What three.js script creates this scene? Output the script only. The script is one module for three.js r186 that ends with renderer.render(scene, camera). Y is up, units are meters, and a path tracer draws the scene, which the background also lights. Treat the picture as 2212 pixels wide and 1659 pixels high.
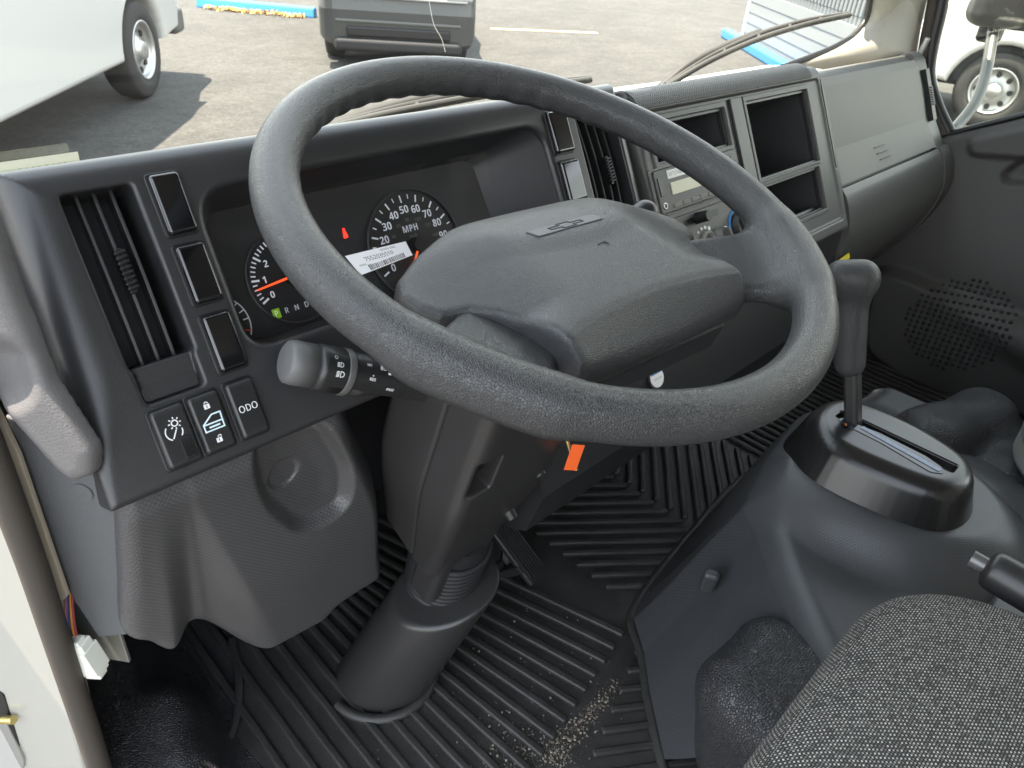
import * as THREE from 'three';
import { RoundedBoxGeometry } from 'three/addons/geometries/RoundedBoxGeometry.js';
import { mergeGeometries } from 'three/addons/utils/BufferGeometryUtils.js';

// ---------------------------------------------------------------- camera, sky, sun, exposure
// origin: centre of the steering wheel; x towards the passenger, y up, z towards the back of the cab
const scene = new THREE.Scene();
const camera = new THREE.PerspectiveCamera(55.05, 4 / 3, 0.02, 400);
camera.position.set(-0.42964, 0.19927, 0.35314);
camera.rotation.set(-0.58091, -0.83698, 0.09315, 'YXZ');
camera.updateMatrixWorld();
camera.focus = 0.75; camera.userData.fStop = 16;
const sunDirection = new THREE.Vector3(-0.18, 1, -0.15).normalize();
// bright hazy summer sky: pale blue overhead, whiter towards the horizon, a broad glow round the sun
{
  const w = 512, h = 256, d = new Float32Array(w * h * 4), v = new THREE.Vector3();
  for (let j = 0; j < h; j++) for (let i = 0; i < w; i++) {
    const el = ((j + 0.5) / h - 0.5) * Math.PI, az = ((i + 0.5) / w - 0.5) * 2 * Math.PI; v.set(Math.cos(el) * Math.cos(az), Math.sin(el), Math.cos(el) * Math.sin(az));
    const up = Math.max(0, v.y), t = Math.pow(1 - up, 2.2), g = Math.pow(Math.max(0, v.dot(sunDirection)), 12) * 0.35, o = (j * w + i) * 4;
    d[o] = 0.38 + 0.44 * t + g; d[o + 1] = 0.44 + 0.39 * t + g * 0.97; d[o + 2] = 0.53 + 0.28 * t + g * 0.9; d[o + 3] = 1;
  }
  const tex = new THREE.DataTexture(d, w, h, THREE.RGBAFormat, THREE.FloatType); tex.mapping = THREE.EquirectangularReflectionMapping; tex.magFilter = tex.minFilter = THREE.LinearFilter; tex.needsUpdate = true;
  scene.background = tex; scene.environment = tex;
}
const sun = new THREE.DirectionalLight(0xfff1de, 3.9);
sun.name = 'sun'; sun.position.copy(sunDirection).multiplyScalar(30); sun.castShadow = true;
sun.shadow.camera.left = sun.shadow.camera.bottom = -16; sun.shadow.camera.right = sun.shadow.camera.top = 16; sun.shadow.camera.far = 80; sun.shadow.mapSize.set(4096, 4096);
scene.add(sun, sun.target);
const renderer = new THREE.WebGLRenderer({ antialias: true });
renderer.toneMapping = THREE.LinearToneMapping;
renderer.toneMappingExposure = 7.2;
renderer.shadowMap.enabled = true;

// ---------------------------------------------------------------- small maths
const V = (x, y, z) => new THREE.Vector3(x, y, z);
const clamp = (x, a, b) => Math.max(a, Math.min(b, x)), mix = (a, b, t) => a + (b - a) * t;
const smooth = (a, b, x) => { const t = clamp((x - a) / (b - a), 0, 1); return t * t * (3 - 2 * t); };
function random(seed) { let s = seed >>> 0; return () => { s = (s + 0x6d2b79f5) >>> 0; let t = s; t = Math.imul(t ^ (t >>> 15), t | 1); t ^= t + Math.imul(t ^ (t >>> 7), t | 61); return ((t ^ (t >>> 14)) >>> 0) / 4294967296; }; }
// photo position (2212 x 1659 units) -> direction -> point on a given plane
const focal = 1592.38;
const ray = (u, v) => V((u - 1106) / focal, -(v - 829.5) / focal, -1).applyQuaternion(camera.quaternion);
function onPlane(u, v, p0, n) { const d = ray(u, v); return camera.position.clone().addScaledVector(d, n.dot(p0.clone().sub(camera.position)) / n.dot(d)); }
const onX = (u, v, x) => onPlane(u, v, V(x, 0, 0), V(1, 0, 0));
const onY = (u, v, y) => onPlane(u, v, V(0, y, 0), V(0, 1, 0));
const onZ = (u, v, z) => onPlane(u, v, V(0, 0, z), V(0, 0, 1));
// a frame: local x, y in a plane, local z along its normal
function frame(origin, ex, ez) {
  const x = ex.clone().normalize(), z = ez.clone().normalize(), y = z.clone().cross(x).normalize(); x.copy(y.clone().cross(z));
  const m = new THREE.Matrix4().makeBasis(x, y, z).setPosition(origin), inv = m.clone().invert();
  return { m, inv, origin, x, y, z,
    at(u, v, off = 0) { const p = onPlane(u, v, origin.clone().addScaledVector(z, off), z).applyMatrix4(inv); return [p.x, p.y]; },
    put(o) { o.matrix.copy(m); o.matrix.decompose(o.position, o.quaternion, o.scale); return o; },
    world(a, b, c) { return V(a, b, c).applyMatrix4(m); } };
}
// ---------------------------------------------------------------- objects
const taken = {};
function numbered(name) { const k = taken[name] = (taken[name] ?? -1) + 1; return k ? name + '_' + String(k).padStart(3, '0') : name; }
function shade(o) { o.castShadow = true; o.receiveShadow = true; return o; }
function mesh(name, geo, mat, parent) { const o = shade(new THREE.Mesh(geo, mat)); o.name = parent ? name : numbered(name); (parent ?? scene).add(o); return o; }
function tag(o, label, category, group) { o.userData = { ...o.userData, label, category }; if (group) o.userData.group = group; return o; }
function thing(name, label, category, group) { const o = new THREE.Group(); o.name = numbered(name); scene.add(o); return tag(o, label, category, group); }
function structure(o) { o.userData.kind = 'structure'; return o; }

// ---------------------------------------------------------------- geometry helpers
// uv in metres, each face mapped along its main axis (non-indexed, normals kept)
function boxUV(g, s = 1) {
  g = g.index ? g.toNonIndexed() : g;
  const p = g.attributes.position, uv = new Float32Array(p.count * 2), a = V(), b = V(), c = V();
  for (let i = 0; i < p.count; i += 3) {
    a.fromBufferAttribute(p, i); b.fromBufferAttribute(p, i + 1); c.fromBufferAttribute(p, i + 2);
    const n = b.clone().sub(a).cross(c.clone().sub(a)), X = Math.abs(n.x), Y = Math.abs(n.y), Z = Math.abs(n.z);
    [a, b, c].forEach((q, k) => { const w = X >= Y && X >= Z ? [q.z, q.y] : Y >= Z ? [q.x, q.z] : [q.x, q.y]; uv[(i + k) * 2] = w[0] * s; uv[(i + k) * 2 + 1] = w[1] * s; });
  }
  g.setAttribute('uv', new THREE.BufferAttribute(uv, 2));
  return g;
}
const rbox = (w, h, d, r = 0.002, seg = 3) => boxUV(new RoundedBoxGeometry(w, h, d, seg, Math.min(r, w / 2.01, h / 2.01, d / 2.01)));
const moved = (g, x, y, z) => g.translate(x, y, z);
function tube(points, r, seg = 40, rs = 12, closed = false) { const c = new THREE.CatmullRomCurve3(points, closed); return boxUV(new THREE.TubeGeometry(c, seg, r, rs, closed)); }
function rod(a, b, r0, r1 = r0, seg = 20) { const d = b.clone().sub(a), g = new THREE.CylinderGeometry(r1, r0, d.length(), seg, 1); g.applyQuaternion(new THREE.Quaternion().setFromUnitVectors(V(0, 1, 0), d.clone().normalize())); g.translate((a.x + b.x) / 2, (a.y + b.y) / 2, (a.z + b.z) / 2); return boxUV(g); }
function shapeOf(pts) { const s = new THREE.Shape(); pts.forEach(([x, y], i) => i ? s.lineTo(x, y) : s.moveTo(x, y)); s.closePath(); return s; }
// outline with rounded corners
function rounded(pts, r, n = 6) {
  const out = [], N = pts.length, R = Array.isArray(r) ? r : Array(N).fill(r);
  for (let i = 0; i < N; i++) {
    const p = pts[i], a = pts[(i + N - 1) % N], b = pts[(i + 1) % N], la = Math.hypot(a[0] - p[0], a[1] - p[1]), lb = Math.hypot(b[0] - p[0], b[1] - p[1]), q = Math.min(R[i], la * 0.49, lb * 0.49);
    if (q < 1e-6) { out.push(p); continue; }
    const A = [p[0] + (a[0] - p[0]) / la * q, p[1] + (a[1] - p[1]) / la * q], B = [p[0] + (b[0] - p[0]) / lb * q, p[1] + (b[1] - p[1]) / lb * q];
    for (let k = 0; k <= n; k++) { const t = k / n, s = 1 - t; out.push([s * s * A[0] + 2 * s * t * p[0] + t * t * B[0], s * s * A[1] + 2 * s * t * p[1] + t * t * B[1]]); }
  }
  return out;
}
// plate with its front at local z = front, going back by depth; holes are outlines
function plate(pts, front, depth, bevel = 0.002, holes = [], seg = 3) {
  const s = shapeOf(pts); for (const h of holes) s.holes.push(new THREE.Path(h.map(([x, y]) => new THREE.Vector2(x, y))));
  const g = new THREE.ExtrudeGeometry(s, { depth: Math.max(1e-4, depth - 2 * bevel), bevelEnabled: bevel > 0, bevelSize: bevel, bevelThickness: bevel, bevelOffset: -bevel, bevelSegments: seg, curveSegments: 8 });
  g.translate(0, 0, front - depth + bevel);
  return boxUV(g);
}
// profile (points in a plane) swept along x between two positions
function sweepX(profile, x0, x1, closed = true) {
  const g = new THREE.ExtrudeGeometry(shapeOf(profile.map(([y, z]) => [-z, y])), { depth: x1 - x0, bevelEnabled: false });
  g.rotateY(Math.PI / 2); g.translate(x0, 0, 0);   // local (-z, y) outline -> z, y
  return boxUV(g);
}
function catmull(pts, n, closed = false) { return new THREE.CatmullRomCurve3(pts.map(([x, y]) => V(x, y, 0)), closed, 'centripetal').getPoints(n).map((p) => [p.x, p.y]); }
// grid surface from a function (u, v) -> Vector3
function grid(f, nu, nv, flip = false) {
  const pos = [], uv = [], idx = []; let prev = null;
  for (let j = 0; j <= nv; j++) for (let i = 0; i <= nu; i++) { const p = f(i / nu, j / nv); pos.push(p.x, p.y, p.z); uv.push(0, 0); }
  for (let j = 0; j < nv; j++) for (let i = 0; i < nu; i++) { const a = j * (nu + 1) + i, b = a + 1, c = a + nu + 1, d = c + 1; flip ? idx.push(a, c, b, b, c, d) : idx.push(a, b, c, b, d, c); }
  const g = new THREE.BufferGeometry(); g.setAttribute('position', new THREE.Float32BufferAttribute(pos, 3)); g.setIndex(idx); g.computeVertexNormals();
  return boxUV(g);
}
// ---------------------------------------------------------------- solids from distance fields
const length2 = Math.hypot;
const smin = (a, b, k) => { const h = clamp(0.5 + 0.5 * (b - a) / k, 0, 1); return mix(b, a, h) - k * h * (1 - h); };
const smax = (a, b, k) => -smin(-a, -b, k);
const boxD = (x, y, z, a, b, c, r = 0) => { const X = Math.abs(x) - a + r, Y = Math.abs(y) - b + r, Z = Math.abs(z) - c + r; return Math.hypot(Math.max(X, 0), Math.max(Y, 0), Math.max(Z, 0)) + Math.min(Math.max(X, Y, Z), 0) - r; };
function polyD(P) {   // signed distance to an outline
  const n = P.length;
  return (x, y) => {
    let d = 1e9, s = 1;
    for (let i = 0, j = n - 1; i < n; j = i++) {
      const ax = P[i][0], ay = P[i][1], bx = P[j][0] - ax, by = P[j][1] - ay, wx = x - ax, wy = y - ay, t = clamp((wx * bx + wy * by) / (bx * bx + by * by || 1e-12), 0, 1), qx = wx - bx * t, qy = wy - by * t;
      d = Math.min(d, qx * qx + qy * qy);
      const c1 = y >= ay, c2 = y < P[j][1], c3 = bx * wy > by * wx;
      if ((c1 && c2 && c3) || (!c1 && !c2 && !c3)) s = -s;
    }
    return s * Math.sqrt(d);
  };
}
function capsuleD(a, b, r0, r1) { const d = b.clone().sub(a), L = d.lengthSq(); return (x, y, z) => { const wx = x - a.x, wy = y - a.y, wz = z - a.z, t = clamp((wx * d.x + wy * d.y + wz * d.z) / L, 0, 1); return Math.hypot(wx - d.x * t, wy - d.y * t, wz - d.z * t) - mix(r0, r1, t); }; }
function solid(f, lo, hi, h, scale = 1) {   // naive surface nets
  const n = [0, 1, 2].map((k) => Math.ceil((hi[k] - lo[k]) / h) + 1), [nx, ny, nz] = n, D = new Float32Array(nx * ny * nz).fill(1e3);
  const at = (i, j, k) => i + nx * (j + ny * k), B = 4;
  for (let k = 0; k < nz; k += B) for (let j = 0; j < ny; j += B) for (let i = 0; i < nx; i += B) {
    const c = f(lo[0] + (i + B / 2) * h, lo[1] + (j + B / 2) * h, lo[2] + (k + B / 2) * h), far = Math.abs(c) > h * B * 1.9;
    for (let w = k; w < Math.min(nz, k + B); w++) for (let v = j; v < Math.min(ny, j + B); v++) for (let u = i; u < Math.min(nx, i + B); u++) D[at(u, v, w)] = far ? c : f(lo[0] + u * h, lo[1] + v * h, lo[2] + w * h);
  }
  const id = new Int32Array(nx * ny * nz).fill(-1), pos = [], idx = [], offs = [0, 1, nx, nx + 1, nx * ny, nx * ny + 1, nx * ny + nx, nx * ny + nx + 1];
  const E = [[0, 1], [2, 3], [4, 5], [6, 7], [0, 2], [1, 3], [4, 6], [5, 7], [0, 4], [1, 5], [2, 6], [3, 7]];
  for (let k = 0; k < nz - 1; k++) for (let j = 0; j < ny - 1; j++) for (let i = 0; i < nx - 1; i++) {
    const o = at(i, j, k); let m = 0; for (let q = 0; q < 8; q++) if (D[o + offs[q]] < 0) m |= 1 << q;
    if (m === 0 || m === 255) continue;
    let sx = 0, sy = 0, sz = 0, c = 0;
    for (const [a, b] of E) { if (((m >> a) & 1) === ((m >> b) & 1)) continue; const da = D[o + offs[a]], db = D[o + offs[b]], t = da / (da - db); sx += (a & 1) + t * ((b & 1) - (a & 1)); sy += ((a >> 1) & 1) + t * (((b >> 1) & 1) - ((a >> 1) & 1)); sz += (a >> 2) + t * ((b >> 2) - (a >> 2)); c++; }
    id[o] = pos.length / 3; pos.push(lo[0] + (i + sx / c) * h, lo[1] + (j + sy / c) * h, lo[2] + (k + sz / c) * h);
  }
  const quad = (a, b, c, d, flip) => { if (a < 0 || b < 0 || c < 0 || d < 0) return; flip ? idx.push(a, b, c, a, c, d) : idx.push(a, c, b, a, d, c); };
  for (let k = 1; k < nz - 1; k++) for (let j = 1; j < ny - 1; j++) for (let i = 1; i < nx - 1; i++) {
    const o = at(i, j, k), s = D[o] < 0;
    if (s !== D[o + 1] < 0) quad(id[o], id[o - nx], id[o - nx - nx * ny], id[o - nx * ny], !s);
    if (s !== D[o + nx] < 0) quad(id[o], id[o - nx * ny], id[o - 1 - nx * ny], id[o - 1], !s);
    if (s !== D[o + nx * ny] < 0) quad(id[o], id[o - 1], id[o - 1 - nx], id[o - nx], !s);
  }
  const N = new Float32Array(pos.length), e = h * 0.6;
  for (let i = 0; i < pos.length; i += 3) { const x = pos[i], y = pos[i + 1], z = pos[i + 2]; let a = f(x + e, y, z) - f(x - e, y, z), b = f(x, y + e, z) - f(x, y - e, z), c = f(x, y, z + e) - f(x, y, z - e); const l = Math.hypot(a, b, c) || 1; N[i] = a / l; N[i + 1] = b / l; N[i + 2] = c / l; }
  const g = new THREE.BufferGeometry(); g.setAttribute('position', new THREE.Float32BufferAttribute(pos, 3)); g.setAttribute('normal', new THREE.BufferAttribute(N, 3)); g.setIndex(idx);
  // turn faces that point inwards
  { const p = g.attributes.position, a = V(), b = V(), c = V(); let bad = 0, tot = 0; for (let i = 0; i < idx.length; i += 300) { a.fromBufferAttribute(p, idx[i]); b.fromBufferAttribute(p, idx[i + 1]); c.fromBufferAttribute(p, idx[i + 2]); const fn = b.sub(a).cross(c.sub(a)); tot++; if (fn.x * N[idx[i] * 3] + fn.y * N[idx[i] * 3 + 1] + fn.z * N[idx[i] * 3 + 2] < 0) bad++; } if (bad > tot / 2) { for (let i = 0; i < idx.length; i += 3) { const t = idx[i + 1]; idx[i + 1] = idx[i + 2]; idx[i + 2] = t; } g.setIndex(idx); } }
  return boxUV(g, scale);
}
// ---------------------------------------------------------------- textures and materials
function dataTex(n, f, size, colour = false) {   // n x n texels covering size metres; f(i, j) -> value or [r, g, b] in 0..1
  const d = new Uint8Array(n * n * 4);
  for (let j = 0; j < n; j++) for (let i = 0; i < n; i++) { const v = f(i, j), o = (j * n + i) * 4; const a = Array.isArray(v) ? v : [v, v, v]; for (let k = 0; k < 3; k++) d[o + k] = clamp(Math.round(a[k] * 255), 0, 255); d[o + 3] = 255; }
  const t = new THREE.DataTexture(d, n, n, THREE.RGBAFormat); t.wrapS = t.wrapT = THREE.RepeatWrapping; t.magFilter = THREE.LinearFilter; t.minFilter = THREE.LinearMipmapLinearFilter; t.generateMipmaps = true; t.repeat.set(1 / size, 1 / size); if (colour) t.colorSpace = THREE.SRGBColorSpace; t.needsUpdate = true;
  return t;
}
function valueNoise(cells, seed) {   // tileable smooth noise on 0..1
  const r = random(seed), L = Float32Array.from({ length: cells * cells }, r);
  return (u, v) => { u = ((u % 1) + 1) % 1 * cells; v = ((v % 1) + 1) % 1 * cells; const i = Math.floor(u), j = Math.floor(v), a = u - i, b = v - j, s = a * a * (3 - 2 * a), t = b * b * (3 - 2 * b), q = (x, y) => L[(x % cells) + cells * (y % cells)]; return mix(mix(q(i, j), q(i + 1, j), s), mix(q(i, j + 1), q(i + 1, j + 1), s), t); };
}
function worley(cells, seed) {
  const r = random(seed), P = Array.from({ length: cells * cells }, () => [r(), r()]);
  return (u, v) => { u *= cells; v *= cells; const i = Math.floor(u), j = Math.floor(v); let d1 = 9, d2 = 9; for (let a = -1; a < 2; a++) for (let b = -1; b < 2; b++) { const p = P[((i + a + cells) % cells) + cells * ((j + b + cells) % cells)], d = Math.hypot(i + a + p[0] - u, j + b + p[1] - v); if (d < d1) { d2 = d1; d1 = d; } else if (d < d2) d2 = d; } return [d1, d2]; };
}
const T = {};
{ const w = worley(34, 5), n = valueNoise(24, 9); T.leather = dataTex(512, (i, j) => { const [a, b] = w(i / 512, j / 512); return clamp(0.15 + 0.85 * smooth(0.02, 0.42, b - a) * (0.75 + 0.25 * n(i / 512, j / 512)), 0, 1); }, 0.048); }
{ const w = worley(26, 15); T.vinyl = dataTex(512, (i, j) => { const [a, b] = w(i / 512, (j / 512)); return clamp(0.1 + 0.9 * smooth(0.0, 0.5, b - a), 0, 1); }, 0.075); }
{ const a = valueNoise(128, 1), b = valueNoise(64, 2); T.fine = dataTex(256, (i, j) => 0.6 * a(i / 256, j / 256) + 0.4 * b(i / 256, j / 256), 0.06); }
{ T.dash = dataTex(128, (i, j) => { const c = Math.floor(j / 16), x = ((i + (c % 2) * 16) % 32) / 32, y = (j % 16) / 16; return 1 - (1 - smooth(0.12, 0.22, Math.abs(x - 0.5) * 0.8)) * (1 - smooth(0.1, 0.25, Math.abs(y - 0.5))); }, 0.0176); }
{ T.pyramid = dataTex(128, (i, j) => { const u = (i + j) % 32 / 32, v = (i - j + 128) % 32 / 32; return 1 - Math.max(Math.abs(u - 0.5), Math.abs(v - 0.5)) * 2; }, 0.0176); }
{ // basket-weave cloth in light grey, mid grey and black yarn
  const r = random(4), N = 64, L = Float32Array.from({ length: N * N }, r), c0 = Float32Array.from({ length: N }, r), fib = valueNoise(256, 31);
  const cell = (i, j) => { const a = i / 16, b = j / 16, ci = Math.floor(a) % N, cj = Math.floor(b) % N; return [ci, cj, a - Math.floor(a) - 0.5, b - Math.floor(b) - 0.5]; };
  T.weave = dataTex(1024, (i, j) => {
    const [ci, cj, x, y] = cell(i, j), lit = (ci + cj) % 2 === 0, k = L[ci + N * cj], strand = c0[cj];
    const e = lit ? Math.hypot(x / 0.47, y / 0.4) : Math.hypot(x / 0.4, y / 0.47), body = 1 - smooth(0.75, 1.05, e), f = 0.85 + 0.3 * fib(i / 1024 * 2, j / 1024 * 2);
    let v = lit ? (k < 0.82 ? mix(0.62, 0.82, L[cj + N * ci]) : 0.45) : (k < 0.2 + 0.3 * strand ? 0.46 : 0.32);
    v = mix(0.07, v, body) * f; return [v * 1.0, v * 0.985, v * 0.95];
  }, 0.13, true);
  T.weaveBump = dataTex(1024, (i, j) => { const [ci, cj, x, y] = cell(i, j), lit = (ci + cj) % 2 === 0; const e = lit ? Math.hypot(x / 0.5, y / 0.42) : Math.hypot(x / 0.42, y / 0.5); return Math.sqrt(Math.max(0, 1 - e * e)) * (lit ? 1 : 0.75); }, 0.13);
}
{ const a = valueNoise(256, 21), b = valueNoise(64, 22), c = valueNoise(8, 23), d = valueNoise(16, 24); T.asphalt = dataTex(1024, (i, j) => { const u = i / 1024, v = j / 1024, g = 0.42 + 0.14 * (a(u, v) - 0.5) + 0.06 * (b(u, v) - 0.5) + 0.05 * (c(u, v) - 0.5) + 0.05 * (d(u, v * 2) - 0.5); return [g * 1.0, g * 0.99, g * 0.965]; }, 4.5, true); }
{ const a = valueNoise(200, 41), b = valueNoise(12, 42); T.rubber = dataTex(512, (i, j) => { const g = 0.185 + 0.05 * (a(i / 512, j / 512) - 0.5) + 0.05 * (b(i / 512, j / 512) - 0.5) + (a(j / 512, i / 512) > 0.965 ? 0.16 : 0); return [g * 1.02, g, g * 0.97]; }, 0.3, true); }
function lin(r, g, b) { return new THREE.Color().setRGB(r, g ?? r, b ?? r); }
function mat(color, roughness, opt = {}) { return new THREE.MeshPhysicalMaterial({ color, roughness, metalness: 0, ...opt }); }
const M = {
  wheel: mat(lin(0.036, 0.0365, 0.0375), 0.28, { bumpMap: T.leather, bumpScale: 0.0005 }),
  hub: mat(lin(0.04, 0.0405, 0.0415), 0.31, { bumpMap: T.leather, bumpScale: 0.0003 }),
  dash: mat(lin(0.024, 0.024, 0.0255), 0.36, { bumpMap: T.fine, bumpScale: 0.00008 }),
  dashSoft: mat(lin(0.075, 0.075, 0.071), 0.45, { bumpMap: T.fine, bumpScale: 0.0001 }),
  dark: mat(lin(0.012, 0.012, 0.014), 0.6),
  black: mat(lin(0.006, 0.006, 0.007), 0.45),
  gloss: mat(lin(0.004, 0.004, 0.005), 0.1, { clearcoat: 0.6, clearcoatRoughness: 0.05 }),
  pocket: mat(lin(0.04, 0.04, 0.042), 0.45),
  wiper: mat(lin(0.02, 0.02, 0.02), 0.65),
  housing: mat(lin(0.011, 0.011, 0.011), 0.27),
  satin: mat(lin(0.02, 0.02, 0.021), 0.38),
  knee: mat(lin(0.058, 0.057, 0.058), 0.34, { bumpMap: T.dash, bumpScale: 0.0003 }),
  tunnel: mat(lin(0.05, 0.052, 0.056), 0.35, { bumpMap: T.dash, bumpScale: 0.0002 }),
  carbon: mat(lin(0.05, 0.05, 0.048), 0.45, { bumpMap: T.pyramid, bumpScale: 0.0012 }),
  column: mat(lin(0.028, 0.027, 0.027), 0.3, { bumpMap: T.fine, bumpScale: 0.00008 }),
  grip: mat(lin(0.11, 0.107, 0.108), 0.45, { bumpMap: T.fine, bumpScale: 0.0002 }),
  pillar: mat(lin(0.36, 0.34, 0.3), 0.6, { bumpMap: T.pyramid, bumpScale: 0.0003 }),
  side: mat(lin(0.075, 0.077, 0.08), 0.55, { bumpMap: T.fine, bumpScale: 0.0002 }),
  seal: mat(lin(0.045, 0.037, 0.03), 0.7, { bumpMap: T.fine, bumpScale: 0.0002 }),
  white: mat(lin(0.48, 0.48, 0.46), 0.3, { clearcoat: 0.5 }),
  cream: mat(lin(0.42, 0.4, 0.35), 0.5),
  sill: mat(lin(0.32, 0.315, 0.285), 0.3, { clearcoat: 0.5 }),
  mat: mat(lin(1), 0.5, { map: T.rubber, bumpMap: T.fine, bumpScale: 0.0002 }),
  vinyl: mat(lin(0.03, 0.03, 0.033), 0.3, { bumpMap: T.vinyl, bumpScale: 0.0012 }),
  vinylFine: mat(lin(0.025, 0.024, 0.027), 0.45, { bumpMap: T.leather, bumpScale: 0.0002 }),
  cloth: mat(lin(1), 0.95, { map: T.weave, bumpMap: T.weaveBump, bumpScale: 0.0007 }),
  glovelid: mat(lin(0.2, 0.196, 0.18), 0.6, { bumpMap: T.fine, bumpScale: 0.0002 }),
  door: mat(lin(0.05, 0.048, 0.047), 0.65, { bumpMap: T.fine, bumpScale: 0.0002 }),
  metal: mat(lin(0.6), 0.3, { metalness: 1 }),
  zinc: mat(lin(0.45, 0.45, 0.42), 0.4, { metalness: 0.8 }),
  glass: mat(lin(0.92, 0.935, 0.88), 0, { transmission: 1, thickness: 0, ior: 1.5 }),
  clear: mat(lin(0.97), 0, { transmission: 1, thickness: 0, ior: 1.3 }),
  orange: mat(lin(0.8, 0.12, 0.02), 0.5),
  paper: mat(lin(0.8, 0.8, 0.8), 0.6),
  asphalt: mat(lin(0.275), 0.92, { map: T.asphalt }),
  tyre: mat(lin(0.03, 0.029, 0.028), 0.85),
  alloy: mat(lin(0.4, 0.4, 0.39), 0.35, { metalness: 0.7 }),
  carBlack: mat(lin(0.045, 0.047, 0.047), 0.35, { clearcoat: 0.4 }),
  carGrey: mat(lin(0.1, 0.1, 0.095), 0.6),
  blue: mat(lin(0.03, 0.2, 0.5), 0.7),
  yellow: mat(lin(0.75, 0.55, 0.25), 0.8),
  siding: mat(lin(0.19, 0.205, 0.215), 0.6),
};
// a print on a flat face: canvas of w x h metres, drawn in metres with y up, origin at its lower left corner
function print(w, h, ppm, draw) {
  const c = document.createElement('canvas'); c.width = Math.round(w * ppm); c.height = Math.round(h * ppm);
  const g = c.getContext('2d'); g.setTransform(ppm, 0, 0, -ppm, 0, c.height); draw(g, (s, x, y, size, o = {}) => { g.save(); g.translate(x, y); g.rotate(o.turn ?? 0); g.scale(size / 100 * (o.flip ? -1 : 1), -size / 100); g.font = (o.style ?? 'bold') + ' 100px sans-serif'; g.textAlign = o.align ?? 'center'; g.textBaseline = 'middle'; g.fillStyle = o.fill ?? '#ddd'; g.fillText(s, 0, 0); g.restore(); });
  const t = new THREE.CanvasTexture(c); t.colorSpace = THREE.SRGBColorSpace; t.anisotropy = 8; return t;
}
const uvRect = (g) => { const p = g.attributes.position; g.computeBoundingBox(); const b = g.boundingBox, uv = new Float32Array(p.count * 2); for (let i = 0; i < p.count; i++) { uv[2 * i] = (p.getX(i) - b.min.x) / (b.max.x - b.min.x); uv[2 * i + 1] = (p.getY(i) - b.min.y) / (b.max.y - b.min.y); } g.setAttribute('uv', new THREE.BufferAttribute(uv, 2)); return g; };
// ---------------------------------------------------------------- outside: car park
const groundY = -1.5;
structure(mesh('ground', boxUV(new THREE.PlaneGeometry(160, 160, 1, 1).rotateX(-Math.PI / 2)).translate(0, groundY, 0), M.asphalt)).userData.label = 'sunlit worn grey asphalt of the car park';
const onGround = (u, v, up = 0) => onY(u, v, groundY + up);
{ const a = onGround(1060, 62), b = onGround(1290, 71), d = b.clone().sub(a), o = mesh('bay_line', boxUV(new THREE.PlaneGeometry(d.length(), 0.1).rotateX(-Math.PI / 2).rotateY(Math.atan2(-d.z, d.x))), M.yellow); o.position.set((a.x + b.x) / 2, groundY + 0.004, (a.z + b.z) / 2); structure(o); o.userData.label = 'faded yellow painted parking bay line'; }
{ const a = onGround(431, 14), b = onGround(680, 37), d = b.clone().sub(a), g = new THREE.ExtrudeGeometry(shapeOf(rounded([[-0.09, 0], [0.09, 0], [0.06, 0.12], [-0.06, 0.12]], 0.02)), { depth: d.length(), bevelEnabled: true, bevelSize: 0.01, bevelThickness: 0.01, bevelSegments: 2 });
  const o = mesh('wheel_stop', boxUV(g), M.blue); o.position.copy(a).setY(groundY); o.rotation.y = Math.atan2(d.x, d.z); tag(o, 'blue painted concrete wheel stop with dry leaves along it', 'wheel stop');
  const r = random(8), n = 260, lv = shade(new THREE.InstancedMesh(boxUV(new THREE.PlaneGeometry(0.05, 0.03)), mat(lin(0.5, 0.3, 0.1), 0.9, { side: THREE.DoubleSide }), n)); lv.name = 'leaves'; lv.userData = { kind: 'stuff', label: 'dry orange leaves gathered along the blue wheel stop', category: 'leaves' }; const m = new THREE.Matrix4(), nrm = V(d.z, 0, -d.x).normalize(); if (nrm.dot(camera.position) < 0) nrm.negate();
  for (let i = 0; i < n; i++) { const t = 0.08 + 0.85 * r(), p = a.clone().addScaledVector(d, t).addScaledVector(nrm, 0.1 + Math.abs(r() + r() - 1) * 0.22); m.makeRotationFromEuler(new THREE.Euler(-1.57 + (r() - 0.5) * 0.9, r() * 6, r() * 6)).setPosition(p.x, groundY + 0.015 + r() * 0.03, p.z); lv.setMatrixAt(i, m); } scene.add(lv); }
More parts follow.
